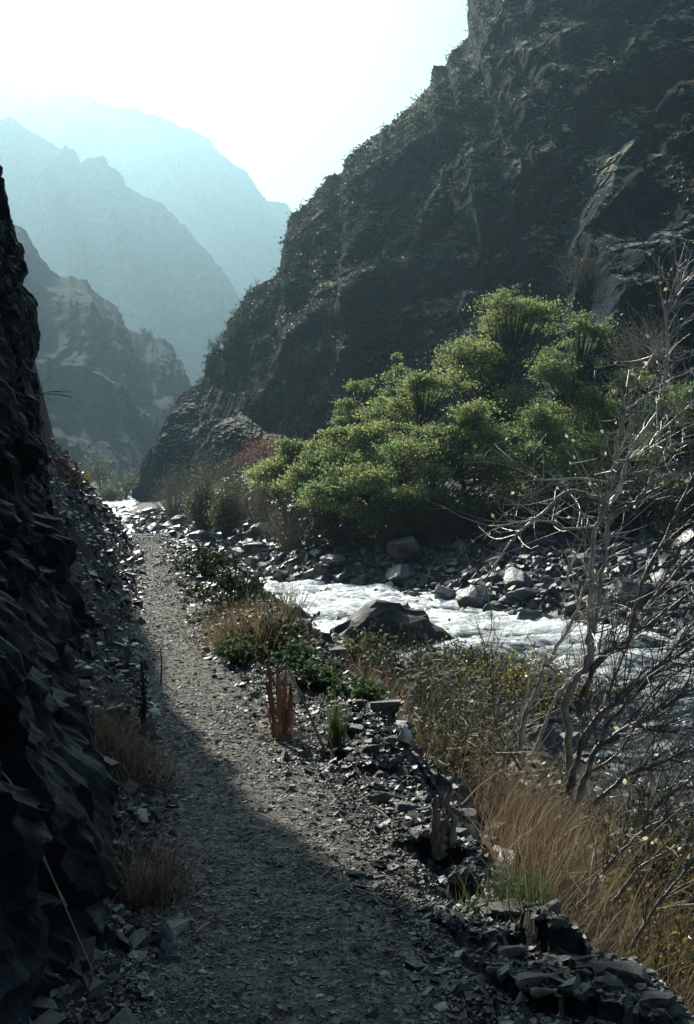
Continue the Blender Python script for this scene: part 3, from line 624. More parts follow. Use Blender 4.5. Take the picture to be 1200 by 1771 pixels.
def where2(px, py, y, zn):
    if zn == 'cliff': return 'in shade at the cliff foot' + (', close by' if y < 5 else ', half way along the path' if y < 10 else ', where the path bends away')
    if zn == 'bank': return 'on the near bank' + (', near the dry grass' if y < 9 else ', near the leafy bush' if y < 14 else ', near the waterline')
    return 'on the path edge' + (', at the lower right' if y < 4.2 else ', by the broken stump' if y < 5.6 else ', by the rusty post' if y < 8.2 else ', beside the green weeds' if y < 12 else ', along its far stretch')
SZ = lambda s: 'big' if s > .1 else ('hand-sized' if s > .05 else 'small')
for k, (_, x, y, z, s, zn, px, py) in enumerate(gs[:270]):
    me = SLAB[9] if rs.random() < .05 else SLAB[int(rs.integers(14))]
    o = place(me, 'stone', x, y, z + s * rs.uniform(.0, .2), s, rs.random() * 6.28, (rs.normal() * .25, rs.normal() * .25), (1, 1, rs.uniform(.7, 1.6)))
    lk = ('rusty' if me is SLAB[9] else 'blocky' if o.scale[2] / s > 1.3 else 'flat' if o.scale[2] / s < .95 else 'angular') + (' tilted' if abs(o.rotation_euler[0]) > .3 else '')
    tag(o, f'{SZ(s)} {lk} slate stone {where2(px, py, y, zn)}', 'stone', f'{SZ(s)} slate stones {where2(px, py, y, zn)}')
mb = MB(); sm = [rock_shape(1, 12, (1, .75, .45), 500 + k, .05, .45, .9) for k in range(16)]
for (_, x, y, z, s, zn, px, py) in gs[270:]:
    V, Fc = sm[int(rs.integers(16))]; mb.add(rot_z(V, rs.random() * 6.28) * s + [x, y, z + s * .1], Fc)
tag(mb.build('small_stones', M['stone']), 'lesser slate stones lying among the larger ones beside the path', kind='stuff')

# ---------------------------------------------------------------- trees and bushes across the river
def locust(label, px, py, Y, top, hw, m, seed, ncl=60, m2=None, lean=0, crown_lo=None, group='green trees on the far bank', name='locust_tree', lsize=.13, nl=230, flat=.085, bark='darkbark'):
    rg = np.random.default_rng(seed); k = Y / F
    x0, _, zt = P(px, top, Y); z0 = float(HT(x0, Y)) - .1; H = zt - z0; W = hw * k
    zl = P(px, crown_lo, Y)[2] if crown_lo else z0 + H * .25
    root = empty(name, (x0, Y, z0)); tag(root, label, 'tree', group)
    tr = MB(); top_p = np.array([lean * H, 0, H * .8])
    tp = spline([(0, 0, 0), (lean * H * .2 + rg.normal() * .1 * W, rg.normal() * .1 * W, H * .25), (lean * H * .5 + rg.normal() * .12 * W, rg.normal() * .1, H * .52), top_p], 5)
    r0 = .028 * H; tr.tube(tp, np.linspace(r0, r0 * .25, len(tp)), 7)
    lv = [MB(), MB()]; br = MB()
    cz = (zl - z0 + H) / 2; rz = (H - (zl - z0)) / 2
    lobes = []
    for q_ in range(11):
        a_ = q_ * 2.4 + rg.random(); zz_ = -0.85 + 1.7 * ((q_ * .618) % 1); rr_ = rg.uniform(.55, 1.0) * math.sqrt(max(.08, 1 - .75 * max(0, zz_) ** 2)); lobes.append((math.cos(a_) * rr_, math.sin(a_) * rr_, zz_, rg.uniform(.13, .24)))
    lobes.append((0, 0, .82, .16)); lobes.append((rg.normal() * .3, 0, .3, .2)); lobes = np.array(lobes)
    for i in range(int(ncl * 1.6)):
        lb = lobes[int(rg.integers(len(lobes)))]; v = lb[:3] + rg.normal(size=3) * lb[3] * [1.25, 1.2, .42]
        z = min(cz + v[2] * rz, H * 1.0); sh = 1.0 - .12 * max(0, v[2])
        c = np.array([lean * z + v[0] * W * sh, v[1] * W * .8 * sh, z])
        # limb
        j = int(np.clip(len(tp) * (z / H - .06 - .16 * rg.random()), 1, len(tp) - 2)); b = tp[j]
        mid = (b + c) / 2 + [0, 0, -.05 * H * rg.random()] + rg.normal(size=3) * .04 * W
        br.tube(spline([b, mid, c], 3), np.linspace(r0 * .2, r0 * .05, 7), 4)
        R = W * rg.uniform(.15, .32) + .15; nn = int(nl * rg.uniform(.3, .8))
        ti = rg.normal() * .5 + .2; a = rg.random(nn) * 6.28; rr = R * np.abs(rg.normal(0, .52, nn)) ** .85; 
        d = c - tp[j]; dirx = d[:2] / (np.linalg.norm(d[:2]) + 1e-6)
        ex = 1.25; px_ = np.cos(a) * rr * ex; py2 = np.sin(a) * rr * .8
        L_ = np.stack([c[0] + dirx[0] * px_ - dirx[1] * py2, c[1] + dirx[1] * px_ + dirx[0] * py2, c[2] + rg.normal(0, R * flat * 1.5, nn) * (1 + rg.random() * 1.2) - .16 * rr * rr / R + (.05 + .3 * ti) * px_], 1)
        w = 1 if (m2 is not None and rg.random() < .5) else 0
        lv[w].add(*leaves(L_, lsize * rg.uniform(.6, 1.2, nn), rg, .25, .5))
        for q_ in range(3):
            e = L_[int(rg.integers(nn))]; br.tube([c, (c + e) / 2 + [0, 0, .03], e], [r0 * .07, r0 * .05, r0 * .03], 3)
    tr.build('trunk', M[bark], root); br.build('limbs', M[bark], root)
    cr = lv[0].build('crown', M[m], root)
    if lv[1].n: lv[1].build('foliage', M[m2], cr)
    return root
locust('tallest rounded green tree, its crown highest against the dark hill', 872, 880, 51, 500, 92, 'locust', 1, 150, 'locustY', .0, 800)
locust('green tree right of the tallest one, half behind the bare shrub', 1000, 880, 53, 535, 66, 'locust', 2, 75, 'locust', .02, 790)
locust('green tree with yellowing crown left of the tallest one', 735, 890, 48, 640, 72, 'locustY', 3, 85, 'locust', -.03, 830)
locust('slender tree with sparse upright tips rising behind the yellow ones', 690, 880, 53, 616, 34, 'locust', 4, 30, None, 0, 780, nl=190)
locust('slender dark green tree with open sprays against the hill', 626, 880, 52, 648, 40, 'locust', 5, 34, None, -.02, 800, nl=190)
locust('low wide yellow-green tree in the middle of the row', 640, 900, 46, 728, 78, 'locustY', 6, 95, 'locust', -.04, 860)
locust('low yellow-green tree near the left end of the row', 580, 900, 46.5, 735, 46, 'locustY', 7, 48, 'locust', -.02, 860)
locust('leftmost small green tree of the row, beside the grey bushes', 505, 905, 48, 762, 58, 'locust', 8, 80, 'locustY', -.02, 880)
locust('low spreading tree in front of the tallest one', 815, 900, 45, 695, 85, 'locustY', 9, 95, 'locust', 0, 850)
locust('low tree in front with drooping sprays over the boulders', 700, 915, 43.5, 765, 90, 'locust', 10, 90, 'locustY', -.02, 900)
locust('dark green low tree under the tallest crown', 930, 900, 45.5, 700, 75, 'locust', 11, 80, 'locust', 0, 850)
locust('green tree behind the arching bare branch', 1085, 880, 52, 640, 66, 'locust', 12, 60, 'locust', 0, 800)
locust('green tree cut by the right edge of the picture', 1195, 880, 50, 660, 80, 'locust', 13, 70, 'locustY', 0, 800)
locust('low dark tree at the right behind the white branches', 1050, 900, 46, 745, 80, 'locust', 14, 70, 'locust', 0, 860)
locust('low yellow-green tree between the leftmost ones', 548, 905, 46, 780, 50, 'locustY', 16, 62, 'locust', 0, 895)
locust('small green tree low beneath the leftmost trees', 600, 920, 44, 810, 62, 'locust', 15, 55, 'locustY', 0, 915)

def bush(label, x, y, z, w, h, m, seed, n=1200, ls=.08, up=.3, twig='darkbark', nt=40, cat='bush', group=None, name='bush', d=None, fill=.5, ttw=.008):
    rg = np.random.default_rng(seed); root = empty(name, (x, y, z)); tag(root, label, cat, group); d = d or w
    tw = MB(); lv = MB(); tips = []
    for i in range(nt):
        a = rg.random() * 6.28; r = math.sqrt(rg.random()); e = np.array([math.cos(a) * r * w, math.sin(a) * r * d, h * math.sqrt(max(.05, 1 - .8 * r * r)) * rg.uniform(.65, 1.05)])
        b = e * [.18, .18, 0]; mid = (b + e) / 2 + rg.normal(size=3) * .08 * w + [0, 0, .1 * h]
        sp_ = spline([b, mid, e], 4); tw.tube(sp_, np.linspace(ttw * 1.3, ttw * .3, len(sp_)), 4); tips.append(sp_)
        for q_ in range(3):
            s0 = sp_[int(rg.integers(3, len(sp_)))]; e2 = s0 + (e - b) * rg.uniform(.15, .35) + rg.normal(size=3) * .15 * w
            e2[2] = max(e2[2], .02); tw.tube([s0, (s0 + e2) / 2 + rg.normal(size=3) * .02 * w, e2], [ttw * .5, ttw * .35, ttw * .2], 3); tips.append(np.array([s0, (s0 + e2) / 2, e2]))
    tw.build('twigs', M[twig], root)
    T = [t[rg.integers(len(t) // 3, len(t), max(1, n // len(tips)))] for t in tips]; T = np.concatenate(T); T = T + rg.normal(size=T.shape) * np.array([w, d, h]) * .07 * (fill + .5)
    T[:, 2] = np.maximum(T[:, 2], .02)
    lv.add(*leaves(T, ls * rg.uniform(.6, 1.3, len(T)), rg, up, .6)); lv.build('foliage', M[m], root); return root
def bush_px(label, px, base, Y, wpx, hpx, m, seed, **k):
    x = P(px, base, Y)[0]; z = float(HT(x, Y)) - .05; zt = P(px, base - hpx, Y)[2]
    return bush(label, x, Y, z, wpx * Y / F / 2, max(.3, zt - z), m, seed, **k)
Bs = [('grey twiggy bush at the left end of the far bank', 300, 885, 72, 80, 70, 'sage'), ('tall grey-brown bare bush behind the boulders', 350, 885, 68, 90, 100, 'sage'),
      ('large grey bare bush below the red leaves', 410, 890, 62, 120, 115, 'sage'), ('yellow-green bush between the grey ones', 352, 890, 60, 60, 55, 'olive'), ('olive bush at the foot of the grey bushes', 395, 895, 56, 70, 55, 'olive'),
      ('grey-brown bush left of the first green tree', 455, 895, 55, 90, 95, 'sage'), ('brown dry bush under the leftmost tree', 500, 915, 47, 110, 50, 'sage'),
      ('olive-brown bush beneath the yellow trees', 590, 925, 44, 110, 55, 'dleaf'), ('dark bush below the middle trees', 680, 930, 42.5, 120, 60, 'dleaf'), ('dark bush under the low front tree', 770, 930, 42, 120, 75, 'dleaf'),
      ('dark bush below the tallest tree', 870, 930, 42, 130, 90, 'dleaf'), ('dark bush behind the grey branches', 970, 940, 41, 130, 110, 'dleaf'), ('dark bush right of the tall pale stem', 1080, 950, 40, 140, 130, 'dleaf'), ('dark bush at the right edge on the far bank', 1180, 960, 39, 120, 140, 'dleaf')]
for i, (lab, px, b_, Y_, w_, h_, m_) in enumerate(Bs):
    bush_px(lab, px, b_, Y_, w_, h_, m_, 700 + i, n=3200 if m_ != 'sage' else 1800, ls=.13 if m_ != 'sage' else .09, nt=120, group='bushes on the far bank', ttw=.014, twig='straw' if m_ == 'sage' else 'darkbark')
for i, (lab, px, b_, Y_, w_, h_) in enumerate([('crimson bush on top of the low knoll', 455, 790, 80, 70, 40), ('red-leaved bush left of the first green tree', 430, 805, 78, 50, 35), ('reddish bush showing behind the yellow trees', 545, 800, 76, 90, 48), ('thin red bush between the knoll and the trees', 500, 800, 78, 60, 40)]):
    x, _, z = P(px, b_, Y_); bush(lab, x, Y_, z - .3, w_ * Y_ / F / 2, h_ * Y_ / F, 'red' , 740 + i, n=600, ls=.15, nt=60, group='red bushes by the knoll', twig='straw', ttw=.014)
for i, (lab, px, b_, Y_, w_, h_, m_) in enumerate([('pale sage bush at the far bend of the river', 215, 862, 135, 60, 45, 'olive'), ('small round tree beyond the bend, left', 178, 850, 150, 50, 60, 'olive'), ('grey-green bush beyond the bend, middle', 240, 850, 150, 46, 45, 'sage'), ('yellowish grass-like bush at the bend', 190, 868, 128, 50, 28, 'olive'), ('dim bush at the foot of the blue hillside', 150, 835, 165, 50, 45, 'sage'), ('low olive bush at the right of the bend', 255, 868, 126, 40, 30, 'olive')]):
    x, _, z = P(px, b_, Y_); bush(lab, x, Y_, z - .3, w_ * Y_ / F / 2, h_ * Y_ / F, m_, 760 + i, n=1500, ls=.26, nt=50, group='bushes at the distant bend', ttw=.03, twig='straw' if m_ == 'sage' else 'darkbark')
x, _, z = P(1110, 640, 62); bush('grey leafless bush on the dark spur behind the arching branch', x, 62, z, 2.0, 2.4, 'sage', 780, n=1800, ls=.1, nt=110, ttw=.014, twig='straw')
x, _, z = P(1010, 545, 72.5); bush('frosty grey bush clinging to the steep edge of the spur', x, 72.0, z, 1.7, 4.4, 'sage', 781, n=1500, ls=.12, nt=90, ttw=.016, twig='straw')
x, _, z = P(372, 612, 121.5); bush('small lone tree on the skyline where the dark hill drops', x, 121.5, z, .9, 1.6, 'sage', 782, n=500, ls=.16, nt=26, cat='tree', name='small_tree', ttw=.02)
x, _, z = P(252, 592, 335); bush('small lone tree on the crest of the blue hillside', x, 335, z, 2.4, 3.6, 'dleaf', 783, n=500, ls=.5, nt=26, cat='tree', name='small_tree', ttw=.05)
# scrub dotted over the hills
def scrub(Gd, n, label, s0, s1, seed, m):
    rg = np.random.default_rng(seed); I = rg.integers(2, Gd.shape[0] - 2, n * 6); J = rg.integers(2, Gd.shape[1] - 2, n * 6)
    nz = np.cross(Gd[I + 1, J] - Gd[I, J], Gd[I, J + 1] - Gd[I, J]); nz = np.abs(nz[:, 2]) / (np.linalg.norm(nz, axis=1) + 1e-9)
    p_ = Gd[I, J]; dens = fbm(p_ * .07, 3, seed); k_ = (nz > .45) & (dens > -.15 + .3 * rg.random(len(nz))); p_ = p_[k_][:n]; C_ = []
    for c in p_:
        r = rg.uniform(s0, s1); q_ = rg.normal(size=(16, 3)) * [r * .5, r * .5, r * .35]; q_[:, 2] = np.abs(q_[:, 2]); C_.append(c + q_)
    C_ = np.concatenate(C_); mb = MB(); mb.add(*leaves(C_, rg.uniform(.14, .34, len(C_)), rg, .4, .7)); tag(mb.build('hillside_scrub', M[m]), label, kind='stuff')
scrub(HG, 4200, 'low dark scrub scattered over the great dark hillside', .25, .75, 5, 'dleaf')
scrub(HG, 1500, 'dry pale tufts on the ledges of the great dark hillside', .2, .5, 6, 'sage')
scrub(SG, 1300, 'dry tufts and scrub on the near spur', .2, .5, 8, 'sage')

# ---------------------------------------------------------------- grasses and weeds of the near bank
def tuft(label, pts, n, hgt, m, seed, spread, lean=(0, 0), wd=.004, name='grass_tuft', cat='grass', group=None, sag=.1, kind=None, jit=.35):
    rg = np.random.default_rng(seed); pts = np.asarray(pts, float); i = rg.integers(len(pts), size=n)
    B = pts[i] + np.stack([rg.normal(0, spread, n), rg.normal(0, spread, n), np.zeros(n)], 1); B[:, 2] = HT(B[:, 0], B[:, 1]) - .01
    cl = rg.normal(0, .28 if kind else 0, (len(pts), 2)); ch = rg.uniform(.6, 1.25, len(pts)) if kind else np.ones(len(pts)); L = hgt * rg.uniform(.4, 1.1, n) * ch[i]; D_ = np.stack([lean[0] + cl[i, 0] + rg.normal(0, jit, n), lean[1] + cl[i, 1] + rg.normal(0, jit, n), np.ones(n)], 1); D_ /= np.linalg.norm(D_, axis=1)[:, None]
    mb = MB(); mb.add(*blades(B, B + D_ * L[:, None], wd * rg.uniform(.6, 1.4, n), rg, 3, sag)); o = mb.build(name, M[m])
    if kind: tag(o, label, kind=kind)
    else: tag(o, label, cat, group)
    return o
rgp = np.random.default_rng(91)
gp = np.stack([rgp.uniform(.75, 2.6, 900), rgp.uniform(4.6, 8.5, 900), np.zeros(900)], 1); gp = gp[(gp[:, 0] > _edge(gp[:, 1]) + .12) & (gp[:, 0] < .42 * gp[:, 1] - .6 + .1)]
tuft('rust-brown dry grass leaning over the bank beneath the bare shrub', gp[::5], 5200, .46, 'drygrass', 1, .055, (.38, .05), .004, 'dry_grass', kind='stuff', jit=.38)
tuft('tan dead stalks mixed through the rust-brown grass', gp[1::4], 4200, .52, 'tangrass', 2, .07, (.3, .05), .003, 'dry_grass', kind='stuff', jit=.5)
tuft('thick bleached stalks standing out of the rust-brown grass', gp[2::4], 420, .66, 'tangrass', 5, .10, (.4, .05), .009, 'dry_grass', kind='stuff', jit=.5)
tuft('short matted pale straw at the foot of the rust-brown grass', gp, 4200, .2, 'tangrass', 6, .10, (.2, 0), .004, 'dry_grass', kind='stuff', jit=.9)
gp2 = np.stack([rgp.uniform(1.0, 3.2, 500), rgp.uniform(3.6, 6.5, 500), np.zeros(500)], 1); gp2 = gp2[(gp2[:, 0] > np.maximum(_edge(gp2[:, 1]) + .25, .25 * gp2[:, 1]))]
tuft('greyish tan grass at the lower right corner', gp2, 4200, .34, 'tangrass', 3, .08, (.35, 0), .0035, 'dry_grass', kind='stuff', jit=.35)
gpb = np.stack([rgp.uniform(.3, 5.5, 900), rgp.uniform(7.5, 20, 900), np.zeros(900)], 1); gpb = gpb[(gpb[:, 0] > _edge(gpb[:, 1]) + .5) & (gpb[:, 0] < _wl(gpb[:, 1]) - .8)]
tuft('brown and tan grass scattered over the sloping bank', gpb, 2600, .36, 'tangrass', 4, .12, (.15, 0), .006, 'bank_grass', kind='stuff', jit=.35)
def tf(label, px, py, n, h, m, seed, spread, **k):
    p_ = ground_at(px, py); return tuft(label, [p_], n, h, m, seed, spread, **k)
tf('upright pale green grass tuft beside the dark rocks', 580, 1292, 170, .30, 'greengrass', 11, .025, wd=.006, jit=.14)
tf('green grass tuft at the foot of the rust-brown grass', 905, 1560, 420, .22, 'greengrass', 12, .10, wd=.004, jit=.35)
tf('wispy brown grass clump leaning over the path verge', 450, 1115, 420, .55, 'tangrass', 13, .16, wd=.006, lean=(-.1, 0), jit=.55)
tf('dry brown tuft left of the wispy clump', 400, 1105, 300, .4, 'tangrass', 14, .14, wd=.006, jit=.6)
tf('thin grass on the dark rim against the white water', 500, 1075, 90, .5, 'greengrass', 15, .06, wd=.008, jit=.35)
tf('faint brown grass clump in the deep shade by the cliff', 255, 1560, 420, .30, 'drygrass', 16, .07, wd=.0035, lean=(.3, 0), jit=.5)
tf('dim brown grass further along the foot of the cliff', 230, 1340, 380, .32, 'drygrass', 17, .10, wd=.004, jit=.5)
tf('dry tuft beside the dark stalk in the shade', 200, 1290, 250, .3, 'tangrass', 18, .08, wd=.004, jit=.5)
tf('pale straw tuft on the bank near the white stone', 730, 1300, 260, .4, 'tangrass', 19, .14, wd=.005, jit=.45)
tf('rosy dry tuft on the bank above the white stone', 645, 1205, 260, .35, 'drygrass', 20, .12, wd=.006, jit=.5)
def weed(label, px, py, w, h, m, seed, n=500, ls=.04, **k):
    p_ = ground_at(px, py); k.setdefault('group', 'weeds on the bank'); return bush(label, p_[0], p_[1], p_[2] - .02, w, h, m, seed, n=n, ls=ls, name='weed', cat='plant', ttw=k.pop('ttw', .005), nt=k.pop('nt', 26), **k)
weed('bright green leafy weed at the edge of the path', 410, 1150, .18, .2, 'gleaf', 31, 500, .05)
weed('green weed behind the rusty post', 515, 1160, .2, .2, 'gleaf', 32, 500, .05)
weed('low green weed right of the rusty post', 560, 1185, .2, .14, 'gleaf', 33, 380, .05)
weed('green weed on the bank above the dark rocks', 620, 1210, .2, .14, 'gleaf', 34, 340, .05)
weed('sparse grey-green weed at the waterline', 620, 1160, .5, .4, 'olive', 35, 420, .07)
weed('dark bramble at the rim of the path', 470, 1120, .38, .26, 'dleaf', 36, 600, .05)
weed('dark low shrub on the far rim of the path', 400, 1050, .5, .4, 'dleaf', 37, 700, .07)
weed('dark leafy weed on the shaded rim', 355, 1000, .5, .35, 'dleaf', 38, 600, .08)
weed('brown twiggy bush on the bank left of the leafy one', 735, 1235, .8, .75, 'sage', 41, 700, .04, nt=70, twig='straw', ttw=.006)
weed('brown bramble below the leafy bush', 800, 1300, .6, .6, 'dleaf', 42, 700, .035, nt=60, twig='straw', ttw=.006)
weed('leafy dark bush speckled with yellow-green leaves before the river', 840, 1250, .85, 1.0, 'yleaf', 43, 1500, .06, nt=90, ttw=.008)
weed('dark bramble patch on the slope under the speckled bushes', 760, 1330, .75, .4, 'dleaf', 46, 1200, .04, nt=70, twig='straw', ttw=.005)
weed('olive bramble spilling down the bank right of the white stone', 745, 1235, .7, .35, 'dleaf', 47, 1000, .045, nt=60, twig='straw', ttw=.005)
weed('dark brush between the white stone and the river', 655, 1185, .8, .4, 'dleaf', 48, 1000, .06, nt=60, twig='straw', ttw=.006)
weed('second yellow-speckled bush right of the first', 930, 1240, .8, .95, 'yleaf', 44, 1200, .06, nt=90, ttw=.008)
weed('dark bush at the water beyond the speckled ones', 740, 1180, .9, .7, 'dleaf', 45, 1000, .07, nt=60, ttw=.008)
weed('dark shrub at the near waterline right of the big river boulder', 805, 1165, .9, .5, 'dleaf', 61, 1100, .07, nt=70, ttw=.008)
weed('olive shrub at the near waterline behind the crooked stems', 900, 1190, 1.0, .55, 'olive', 62, 1100, .06, nt=70, ttw=.008)
weed('dark shrub by the river behind the pale stems', 1010, 1230, 1.1, .6, 'dleaf', 63, 1200, .06, nt=80, ttw=.008)
def bush3(label, x, y, w, h, m, seed, **k): return bush(label, x, y, float(HT(x, y)) - .05, w, h, m, seed, **k)
bush3('yellow-leaved bush at the lower right below the leaning branches', 1.62, 6.1, .5, .62, 'yleaf', 51, n=1500, ls=.045, nt=60, ttw=.007)
bush3('smaller yellow-leaved bush at the right edge', 1.30, 4.9, .32, .36, 'yleaf', 52, n=1000, ls=.035, nt=50, ttw=.006)
bush3('dark tangled bush between the yellow ones and the river', 2.2, 7.9, .7, .7, 'dleaf', 53, n=1300, ls=.05, nt=80, ttw=.009)
bush3('grey tangled bush at the right edge by the water', 3.1, 10.5, 1.1, 1.2, 'sage', 54, n=900, ls=.05, nt=120, ttw=.010, twig='bark')

# ---------------------------------------------------------------- the bare shrub
rt = np.random.default_rng(17)
leaf_me = mesh_data('leaf', *leaves(np.zeros((1, 3)), 1.0, np.random.default_rng(3), 1.2, .72), M['shiny'])
def shrub(label, stems, seed, nleaf, group, ntw=10, ltw=.35, bark='bark'):
    rg = np.random.default_rng(seed); first = np.array(P(*stems[0][1][0])); root = empty('bare_shrub', first); tag(root, label, 'shrub', group)
    allp = []; tm = MB(); 
    for r0, pl in stems:
        pts = spline([np.array(P(*q)) - first for q in pl], 6); pts = pts + rg.normal(size=pts.shape) * r0 * .35
        mb = MB(); n = len(pts); mb.tube(pts, (1.5 - r0 * 22) * np.linspace(r0, r0 * .4, n) * (1 + .12 * rg.normal(size=n)), 8); mb.build('stem', M[bark], root, True)
        L = np.linalg.norm(np.diff(pts, axis=0), axis=1).sum(); allp.append(pts)
        for i in range(int(2.2 * ntw * (L / 1.0 + .4))):
            k = int(rg.integers(n // 5, n)); d = pts[min(k + 1, n - 1)] - pts[max(k - 1, 0)]; d /= np.linalg.norm(d) + 1e-9
            v = d * .8 + rg.normal(size=3) * .5 + [.15, 0, .25]; v /= np.linalg.norm(v); l = ltw * 1.25 * rg.uniform(.3, 1.2); w1 = v + rg.normal(size=3) * .22; w1 /= np.linalg.norm(w1)
            a = pts[k]; b = a + v * l * .5; c = b + w1 * l * .5; rr = r0 * .12 + .0022; tw_ = spline([a, b, c], 3); tm.tube(tw_, np.linspace(rr, rr * .4, len(tw_)), 4); allp.append(tw_)
            for q in range(2):
                s = tw_[int(rg.integers(2, len(tw_)))]; v2 = v + rg.normal(size=3) * .7; v2 /= np.linalg.norm(v2); e = s + v2 * l * rg.uniform(.25, .55)
                tm.tube([s, (s + e) / 2 + rg.normal(size=3) * .015, e], [rr * .5, rr * .4, rr * .25], 3); allp.append(np.array([s, e]))
    tw = tm.build('twigs', M[bark], root)
    A = np.concatenate(allp[0:]); 
    for i in range(nleaf):
        p_ = A[int(rg.integers(len(A)))] + rg.normal(size=3) * .02
        o = obj('leaf', leaf_me, root); o.location = p_; s = rg.uniform(.022, .042); o.scale = (s, s, s); o.rotation_euler = rg.uniform(-1.2, 1.2, 3) + [0, 0, rg.random() * 6]
    return root
D0 = 7.0
main = [(.024, [(985, 1330, 7.2), (982, 1200, 7.1), (1016, 1150, 7.05), (1020, 1100, 7), (1024, 1025, 7), (1026, 950, 7), (1034, 890, 7), (1050, 862, 7)]),
        (.013, [(1050, 862, 7), (1058, 825, 6.95), (1068, 770, 6.95), (1078, 712, 6.9), (1070, 700, 6.9)]),
        (.012, [(1040, 880, 7), (1070, 850, 7.1), (1092, 775, 7.1), (1132, 720, 7.2), (1150, 665, 7.2), (1152, 622, 7.2), (1132, 616, 7.2), (1112, 640, 7.2)]),
        (.009, [(1150, 665, 7.2), (1155, 600, 7.2), (1152, 550, 7.2), (1160, 505, 7.2), (1138, 470, 7.2)]),
        (.005, [(1153, 545, 7.2), (1170, 500, 7.2), (1180, 488, 7.2)]),
        (.015, [(1044, 900, 7), (1070, 885, 6.9), (1110, 855, 6.8), (1140, 800, 6.8), (1162, 772, 6.8), (1215, 760, 6.8)]),
        (.010, [(1040, 862, 7), (985, 850, 7.1), (945, 880, 7.2), (905, 915, 7.2), (878, 945, 7.2), (838, 1005, 7.2)]),
        (.007, [(1030, 910, 7), (980, 915, 7.1), (935, 900, 7.2), (845, 912, 7.3)]),
        (.006, [(1056, 835, 7), (1010, 828, 7.1), (940, 830, 7.2), (915, 820, 7.2)]),
        (.009, [(1066, 800, 6.95), (1100, 790, 6.9), (1150, 740, 6.9), (1205, 690, 6.9)]),
        (.006, [(1078, 712, 6.9), (1110, 690, 7), (1160, 655, 7), (1210, 640, 7)]),
        (.014, [(1018, 1160, 7.05), (1032, 1060, 7), (1046, 960, 6.9), (1052, 890, 6.9)])]
shrub('tall pale leafless shrub whose bright stems rise in front of the trees', main, 5, 150, None, 9, .34)
left_ = [(.014, [(898, 1310, 7.3), (905, 1250, 7.3), (930, 1190, 7.3), (942, 1150, 7.3), (975, 1100, 7.3), (1000, 1045, 7.3), (985, 1000, 7.3), (996, 955, 7.3)]),
         (.010, [(925, 1300, 7.5), (960, 1210, 7.5), (1000, 1160, 7.5), (1040, 1110, 7.5), (1080, 1080, 7.5)]),
         (.010, [(870, 1330, 7.4), (880, 1280, 7.4), (905, 1230, 7.4), (915, 1180, 7.4)]),
         (.006, [(942, 1150, 7.3), (965, 1160, 7.2), (1000, 1150, 7.2)])]
shrub('slim crooked leafless stems left of the tall pale shrub', left_, 6, 26, None, 9, .26)
lean_ = [(.020, [(985, 1370, 6.8), (1010, 1275, 6.8), (1062, 1212, 6.8), (1125, 1165, 6.8), (1220, 1105, 6.8)]),
         (.018, [(1000, 1240, 7), (1025, 1160, 7), (1060, 1120, 7), (1105, 1090, 7), (1150, 1060, 7), (1215, 1010, 7)]),
         (.020, [(1000, 1380, 6.6), (1032, 1295, 6.6), (1100, 1255, 6.6), (1160, 1215, 6.6), (1220, 1180, 6.6)]),
         (.013, [(1030, 1390, 6.5), (1080, 1345, 6.5), (1140, 1320, 6.5), (1220, 1290, 6.5)]),
         (.012, [(1060, 1480, 6.3), (1110, 1420, 6.3), (1160, 1375, 6.3), (1220, 1330, 6.3)]),
         (.010, [(1045, 1260, 6.8), (1100, 1200, 6.8), (1160, 1130, 6.8), (1220, 1050, 6.8)]),
         (.011, [(1090, 1100, 7), (1110, 1010, 7), (1150, 930, 7), (1180, 860, 7), (1215, 800, 7)]),
         (.009, [(1010, 1290, 7.2), (1060, 1180, 7.2), (1110, 1060, 7.2), (1200, 960, 7.2), (1230, 930, 7.2)]),
         (.008, [(1100, 1255, 6.6), (1150, 1265, 6.6), (1220, 1255, 6.6)]),
         (.008, [(1010, 1340, 6.9), (1070, 1300, 6.9), (1150, 1180, 6.9), (1215, 1140, 6.9)])]
shrub('many-stemmed bare shrub leaning out over the river at the right edge', lean_, 8, 170, None, 13, .38, 'greybark')
low_ = [(.009, [(1000, 1570, 5.4), (1050, 1500, 5.4), (1110, 1440, 5.4), (1215, 1380, 5.4)]), (.008, [(1060, 1560, 5.6), (1110, 1500, 5.6), (1160, 1470, 5.6), (1220, 1450, 5.6)]), (.007, [(1090, 1640, 5), (1140, 1560, 5), (1190, 1500, 5), (1230, 1420, 5)]), (.006, [(900, 1330, 7.6), (860, 1260, 7.6), (850, 1180, 7.6), (838, 1130, 7.6)])]
shrub('low dark tangle of bare branches above the yellow leaves', low_, 9, 60, None, 13, .32, 'greybark')

